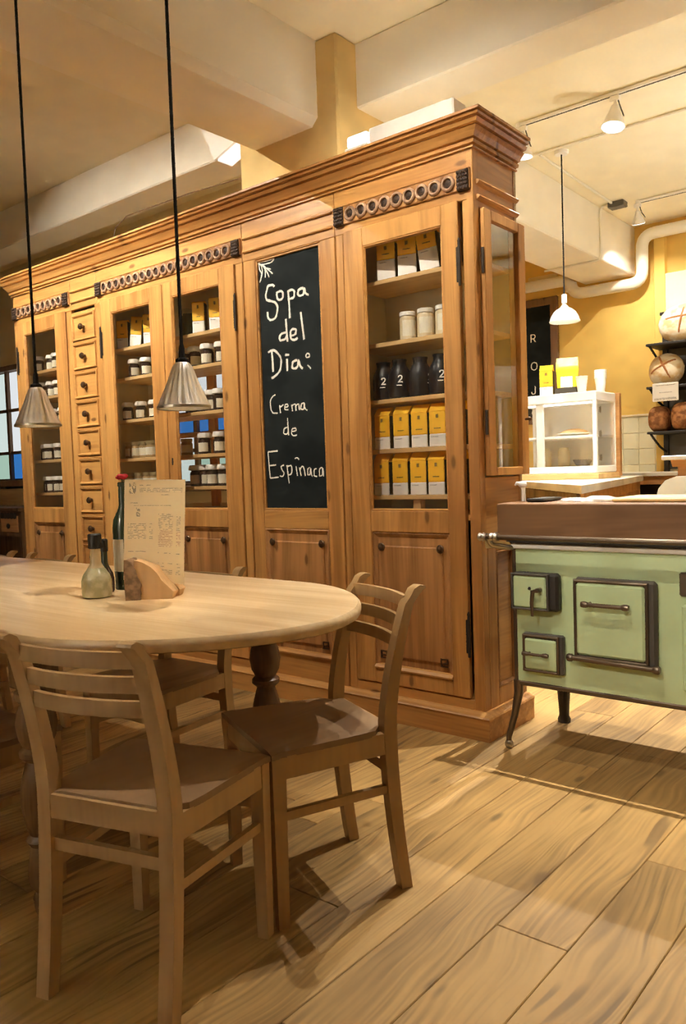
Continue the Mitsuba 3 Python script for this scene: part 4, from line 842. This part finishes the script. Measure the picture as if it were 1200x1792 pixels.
# menu blackboard on the back wall
bb = thing('blackboard', 'wood framed blackboard with chalk letters hanging on the bakery wall', 'blackboard')
part(bb, 'board', box(-2.60, -1.93, 4.93, 4.945, 1.60, 2.80), 'chalkboard')
part(bb, 'frame', cat([box(-2.66, -1.88, 4.915, 4.958, 2.76, 2.84, .006), box(-2.66, -1.88, 4.915, 4.958, 1.55, 1.62, .006), box(-2.66, -2.58, 4.915, 4.958, 1.55, 2.84, .006), box(-1.96, -1.88, 4.915, 4.958, 1.55, 2.84, .006)]), 'frame_dark')
LET = []
for ch, z in (('R', 2.40), ('O', 2.11), ('J', 1.86), ('A', 1.66)):
    m = meshkit.text_mesh(ch, .085, .002); m.apply_transform(trimesh.transformations.rotation_matrix(PI / 2, [1, 0, 0])); m.apply_translation((-2.195, 4.929, z)); LET.append(m)
part(bb, 'chalk_letter', cat(LET), 'chalk')
# bread rack
RY = 4.90
rk = thing('bread_rack', 'black iron bread rack with three shelves on the bakery wall', 'rack')
RX0, RX1 = -.86, .50
for x in (-.80, .30): part(rk, 'upright', box(x - .022, x + .022, RY - .04, RY, 1.02, 2.48, .004), 'black_iron')
part(rk, 'top_bar', box(-.84, RX1, RY - .05, RY, 2.47, 2.50, .004), 'black_iron')
part(rk, 'backing', box(-.80, RX1, RY - .012, RY - .004, 1.04, 2.46), 'steel_dark')
SHZ = (2.175, 1.790, 1.385)
for z in SHZ:
    s = part(rk, 'shelf', box(RX0, RX1, 4.52, RY - .01, z - .022, z, .004), 'black_iron')
    for x in (-.80, .30): part(s, 'bracket', tube([(x - .03, 4.54, z - .025), (x - .02, 4.60, z - .07), (x - .01, 4.72, z - .135), (x, RY - .04, z - .18)], .010, 8), 'black_iron', 40)
def loaf(x, y, z, rx, ry, rz, matn, label, lean=0, slash=None, seed=1.0, group=None):
    m = trimesh.creation.icosphere(subdivisions=4, radius=1.0); v = m.vertices.copy()
    v = np.sign(v) * np.abs(v) ** (.92 if slash else .72)
    v = v * [rx, ry, rz]; v *= (1 + .07 * (meshkit.fbm(m.vertices * 3 + seed, 3) - .5))[:, None]
    m.vertices = v
    k = thing('bread_loaf', label, 'bread', group)
    tw = T().translate([x, y, z]).rotate([1, 0, 0], lean)
    part(k, 'crust', m, matn, 60, tw=tw)
    if slash:
        for a, b in slash:
            tt = np.linspace(-1, 1, 13); P = np.array(a)[None] * (1 - tt[:, None]) / 2 + np.array(b)[None] * (1 + tt[:, None]) / 2
            zz_ = rz * np.sqrt(np.maximum(1 - (P[:, 0] / rx) ** 2 - (P[:, 1] / ry) ** 2, .02)) * 1.0
            part(k, 'slash', tube(np.stack([P[:, 0], P[:, 1], zz_ - .004], 1), [.004] + [.011] * 11 + [.004], 8), 'bread_slash', 60, tw=tw, label='dark slash in the crust')
loaf(-.575, 4.70, SHZ[0] + .175, .222, .18, .10, 'bread_flour', 'big floury round loaf with a cross cut on the top rack shelf', 74, [((-.16, .02), (.17, .035)), ((-.02, -.13), (.015, .13))], 2.0)
loaf(-.725, 4.66, SHZ[1] + .150, .152, .152, .105, 'bread_flour', 'round floury loaf with a diagonal cross cut on the middle rack shelf', 72, [((-.06, .12), (.07, -.12)), ((-.12, -.055), (.11, .07))], 5.0)
loaf(-.33, 4.68, SHZ[1] + .150, .165, .155, .10, 'bread_flour', 'round floury loaf right of the diagonal cross-cut loaf on the middle shelf', 58, [((-.06, .12), (.07, -.12))], 6.0)
loaf(-.785, 4.66, SHZ[2] + .115, .088, .14, .118, 'bread_crust', 'dark brown crusty loaf at the left end of the lowest rack shelf', 0, None, 9.0)
loaf(-.575, 4.66, SHZ[2] + .125, .098, .14, .128, 'bread_crust', 'dark brown crusty loaf second from left on the lowest rack shelf', 0, None, 12.0)
pc = thing('price_card', 'white price card hanging from the middle shelf of the bread rack', 'card')
part(pc, 'card', box(-.80, -.575, 4.500, 4.512, 1.650, 1.812, .003), 'paper_white')
part(pc, 'print', cat([box(-.785, -.59, 4.4985, 4.4995, z, z + h_) for z, h_ in ((1.663, .006), (1.673, .006))] + [box(-.74, -.63, 4.4985, 4.4995, 1.725, 1.730), box(-.77, -.60, 4.4985, 4.4995, 1.79, 1.795)]), 'print_grey')
# back counter, its dark bay and what stands there
bc = thing('back_counter', 'narrow back counter with a pale top along the bakery wall', 'counter')
part(bc, 'worktop', box(-1.55, 2.2, 4.36, 4.92, .985, 1.020, .004), 'marble')
part(bc, 'fascia', box(-1.5, 2.2, 4.40, 4.43, .91, .985, .003), 'counter_wood')
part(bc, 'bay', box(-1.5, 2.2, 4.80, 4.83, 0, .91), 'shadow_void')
part(bc, 'side', box(-1.5, -1.47, 4.40, 4.83, 0, .985), 'counter_wood')
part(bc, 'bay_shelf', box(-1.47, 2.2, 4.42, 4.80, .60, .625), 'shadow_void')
for i, x in enumerate((-.66, -.60)):
    k = thing('small_bottle', f'small dark bottle with pale cap under the back counter, {ORD[i]} from left', 'bottle')
    part(k, 'body', closed_lathe([(.026, 0), (.030, .004), (.030, .13), (.012, .17), (.012, .20)], 16).apply_translation((x, 4.55, .6255)), 'wine_glass_green', 40)
    part(k, 'cap', closed_lathe([(.015, .195), (.015, .225)], 12).apply_translation((x, 4.55, .6255)), 'white_plastic', 40)
wc = thing('chair_back', 'white rounded chair standing behind the range', 'chair')
sh = [(.0, .0), (.0, .20), (.012, .245), (.045, .285), (.10, .305), (.42, .305), (.42, 0)]
part(wc, 'backrest', prism([(x + .270, z + .735) for x, z in sh], 1.30, 1.322, 'y'), 'white_plastic')
for x in (.31, .65):
    part(wc, 'leg', box(x - .015, x + .015, 1.30, 1.33, 0, .745, .004), 'white_plastic')
    part(wc, 'leg', box(x - .015, x + .015, 1.68, 1.71, 0, .43, .004), 'white_plastic')
part(wc, 'seat', box(.27, .69, 1.31, 1.72, .43, .46, .01), 'white_plastic')
wp = thing('wooden_stand', 'orange wooden pillar stand with a white slab top, right of the white chair', 'stand')
part(wp, 'pillar', box(.098, .26, 2.22, 2.38, 0, 1.09, .005), 'counter_wood')
part(wp, 'capital', prism([(2.20, 1.08), (2.40, 1.08), (2.44, 1.122), (2.16, 1.122)], .075, .285, 'x'), 'counter_wood')
part(wp, 'slab', box(.030, .34, 2.13, 2.47, 1.122, 1.150, .006), 'white_enamel')

# ------------------------------------------------------------------ ceiling fittings
def track(name, x0, x1, y, label):
    k = thing(name, label, 'light track')
    part(k, 'rail', box(x0, x1, y - .017, y + .017, CEIL - .026, CEIL - .006, .003), 'white_plastic')
    part(k, 'slot', box(x0 + .01, x1 - .01, y - .006, y + .006, CEIL - .028, CEIL - .0255), 'steel_dark')
    part(k, 'end_cap', box(x0 - .012, x0 + .02, y - .02, y + .02, CEIL - .032, CEIL, .003), 'white_plastic')
track('light_track', -.83, 3.0, 2.06, 'thin ceiling track carrying the cone spotlights')
track('light_track', -.80, 3.0, 4.19, 'farther ceiling track above the bread rack')
def tracklamp(x, y, aim, label, shine=25, power=0, sc=1.0, cone=True, cut=60):
    k = thing('track_spotlight', label, 'spotlight')
    d = np.array(aim, float) - np.array([x, y, CEIL - .14]); d /= np.linalg.norm(d)
    part(k, 'adapter', cat([box(x - .03, x + .03, y - .014, y + .014, CEIL - .06, CEIL - .028, .004), tube([(x, y, CEIL - .055), (x, y, CEIL - .095)], .010, 10)]), 'white_plastic')
    head = lathe([(.001, .010), (.022, .010), (.026, 0), (.034, -.030), (.055, -.085), (.068, -.115), (.070, -.125), (.066, -.125), (.050, -.085), (.020, -.02)], 28)
    head.apply_scale(sc)
    z = -d; xx_ = np.cross([0, 1, 0.01], z); xx_ /= np.linalg.norm(xx_); yy_ = np.cross(z, xx_)
    Mx = np.eye(4); Mx[:3, 0], Mx[:3, 1], Mx[:3, 2], Mx[:3, 3] = xx_, yy_, z, (x, y, CEIL - .095)
    h2 = head.copy(); h2.apply_transform(Mx); part(k, 'head', fixn(h2), 'white_plastic', 40)
    ln = trimesh.creation.cylinder(.064, .004, sections=28); ln.apply_translation((0, 0, -.126)); ln.apply_scale(sc); ln.apply_transform(Mx)
    part(k, 'lens', ln, 'white_plastic', emitter=glow(*(shine * np.array([1, .92, .78]))))
    part(k, 'arm', tube([(x + .02, y, CEIL - .06), (x + .035, y, CEIL - .11), tuple(Mx[:3, 3] + Mx[:3, 2] * -.07 * sc + Mx[:3, 0] * .06)], .004, 8), 'steel_dark', 40)
    if power:
        p = Mx[:3, 3] - Mx[:3, 2] * .15 * sc
        spot(key_of('spotbeam'), p.tolist(), list(aim), power, cut, cut * .5, np.array([1, .97, .9]))
tracklamp(-.19, 2.06, (-.35, 1.45, .0), 'glowing white cone spotlight hanging from the middle of the near track', 14, 36)
tracklamp(-.80, 2.06, (-1.1, 2.2, 0), 'white spotlight at the left end of the near track above the cornice', 10, 18)
tracklamp(-.80, 4.19, (-.9, 4.9, 1.4), 'small white spotlight at the left end of the far track', 12, 6, .8)
tracklamp(.35, 4.19, (-.4, 4.8, 1.8), 'unseen white spotlight on the far track, right of the frame', 12, 1.2, .8)  # out of view, placed to light the bread rack
tracklamp(.9, 2.06, (.95, 1.7, .0), 'unseen white spotlight on the near track, right of the frame', 14, 62, cut=30)  # out of view, placed to brighten the floor and ceiling behind the range
for i, (x, y) in enumerate(((1.35, 2.65), (1.75, 3.5))):
    fl = thing('unseen_floor_lamp', f'unseen white floor uplighter placed to light the bakery ceiling, {ORD[i]} from the range', 'lamp')
    part(fl, 'base', closed_lathe([(.15, 0), (.15, .015), (.02, .03)], 32).apply_translation((x, y, 0)), 'white_plastic', 40)
    part(fl, 'pole', tube([(x, y, .02), (x, y, 1.72)], .014, 12), 'white_plastic', 40)
    part(fl, 'bowl', fixn(lathe([(.02, 1.70), (.08, 1.72), (.14, 1.78), (.17, 1.86), (.165, 1.86), (.135, 1.785), (.08, 1.73), (.02, 1.712)], 36)).apply_translation((x, y, 0)), 'white_plastic', 40)
    spot(key_of('unseen_uplight'), (x, y, 1.88), (x - .35, y - .1, 3.36), 6, 78, 40, np.array([1, .96, .86]))  # out of view, placed to brighten the bakery ceiling
cd = thing('conduit', 'thin ceiling conduit with a junction box, running along the beam', 'conduit')
part(cd, 'tube', tube(arc([(3.0, 2.60, CEIL - .012), (-1.03, 2.60, CEIL - .012), (-1.03, 2.62, CEIL - .012)], .01), .009, 8), 'pipe_white', 40)
part(cd, 'tube', tube(arc([(-.95, 2.62, CEIL - .012), (-.96, 3.05, CEIL - .012), (-.975, 4.09, CEIL - .012), (-1.088, 4.09, CEIL - .012), (-1.088, 4.09, 2.895), (-1.62, 4.09, 2.893)], .04), .010, 8), 'pipe_white', 40)
part(cd, 'junction_box', box(-1.01, -.87, 4.05, 4.15, CEIL - .05, CEIL - .002, .005), 'steel_dark')
solo('white_pipe', 'thick white pipe running along the bakery wall and down around the beam', 'pipe', tube(arc([(3.1, 4.83, 3.235), (-.985, 4.83, 3.235), (-.985, 4.83, 2.80), (-1.685, 4.83, 2.80), (-1.685, 4.83, 2.95), (-2.8, 4.83, 2.95)], .12, 7), .055, 16), 'pipe_white', 40)
wl = thing('wall_washer', 'white wedge shaped ceiling lamp beside the column over the cabinet', 'lamp')
part(wl, 'housing', hull([(-2.03, .36, 3.20), (-1.73, .36, 3.20), (-2.03, .54, 3.20), (-1.73, .54, 3.20), (-1.93, .38, 2.962), (-1.74, .38, 3.02), (-1.93, .52, 2.962), (-1.74, .52, 3.02)]), 'white_plastic')
part(wl, 'lens', hull([(-1.91, .395, 2.966), (-1.75, .395, 3.014), (-1.91, .505, 2.966), (-1.75, .505, 3.014), (-1.91, .395, 2.955), (-1.75, .395, 3.003), (-1.91, .505, 2.955), (-1.75, .505, 3.003)]), 'white_plastic', emitter=glow(1.1, 1.05, .95))
part(wl, 'bracket', box(-1.90, -1.80, .50, .562, 3.1, 3.24, .004), 'white_plastic')
solo('cable', 'thin dark cable stretched above the cornice on the left', 'cable', tube([(-1.725, .42, 2.822), (-2.21, .42, 2.85), (-2.85, .42, 2.86), (-2.95, .40, 2.80), (-3.0, .34, 2.44)], .003, 6), 'frame_dark', 40)
for i, (p, aim, w, cut, beam) in enumerate(UNSEEN_SPOTS):  # unseen lamps, each given a plain housing
    spot(f'unseen_ceiling_spot_{i}', p, aim, w, cut, beam)
    k = thing('unseen_downlight', 'unseen white ceiling lamp above the frame, placed to light the room', 'lamp', 'unseen lamps above the frame')
    part(k, 'housing', closed_lathe([(.030, p[2] + .012), (.045, p[2] + .014), (.045, p[2] + .05), (.012, p[2] + .06), (.012, CEIL)], 20).apply_translation((p[0], p[1], 0)), 'white_plastic', 40)

# ------------------------------------------------------------------ sideboard at the far left
sb = thing('sideboard', 'low sideboard with scalloped drawers under the window at the far left', 'sideboard')
part(sb, 'worktop', box(-7.5, -5.6, 1.02, 1.46, .845, .880, .004), 'dark_wood')
part(sb, 'splash_board', box(-7.5, -5.6, 1.47, 1.495, .88, 1.06, .003), 'shelf_wood')
part(sb, 'carcass', cat([box(-7.5, -5.62, 1.06, 1.46, .60, .845), box(-5.66, -5.62, 1.06, 1.46, 0, .6), box(-7.5, -7.46, 1.06, 1.46, 0, .6), box(-7.46, -5.66, 1.42, 1.46, 0, .6)]), 'dark_wood')
for i in range(5):
    x = -5.66 - i * .36
    d = part(sb, 'drawer', box(x - .33, x - .01, 1.045, 1.062, .64, .80, .004), 'counter_wood')
    part(d, 'scallop', cat([rot(closed_lathe([(.03, 0), (.03, .008)], 14), PI / 2, [1, 0, 0]).apply_translation((x - .33 + .04 + .06 * q, 1.045, .80)) for q in range(5)]), 'shadow_void')
    part(d, 'pull', rot(closed_lathe([(.02, 0), (.026, .012), (.012, .02)], 14), PI / 2, [1, 0, 0]).apply_translation((x - .17, 1.045, .70)), 'iron', 40)
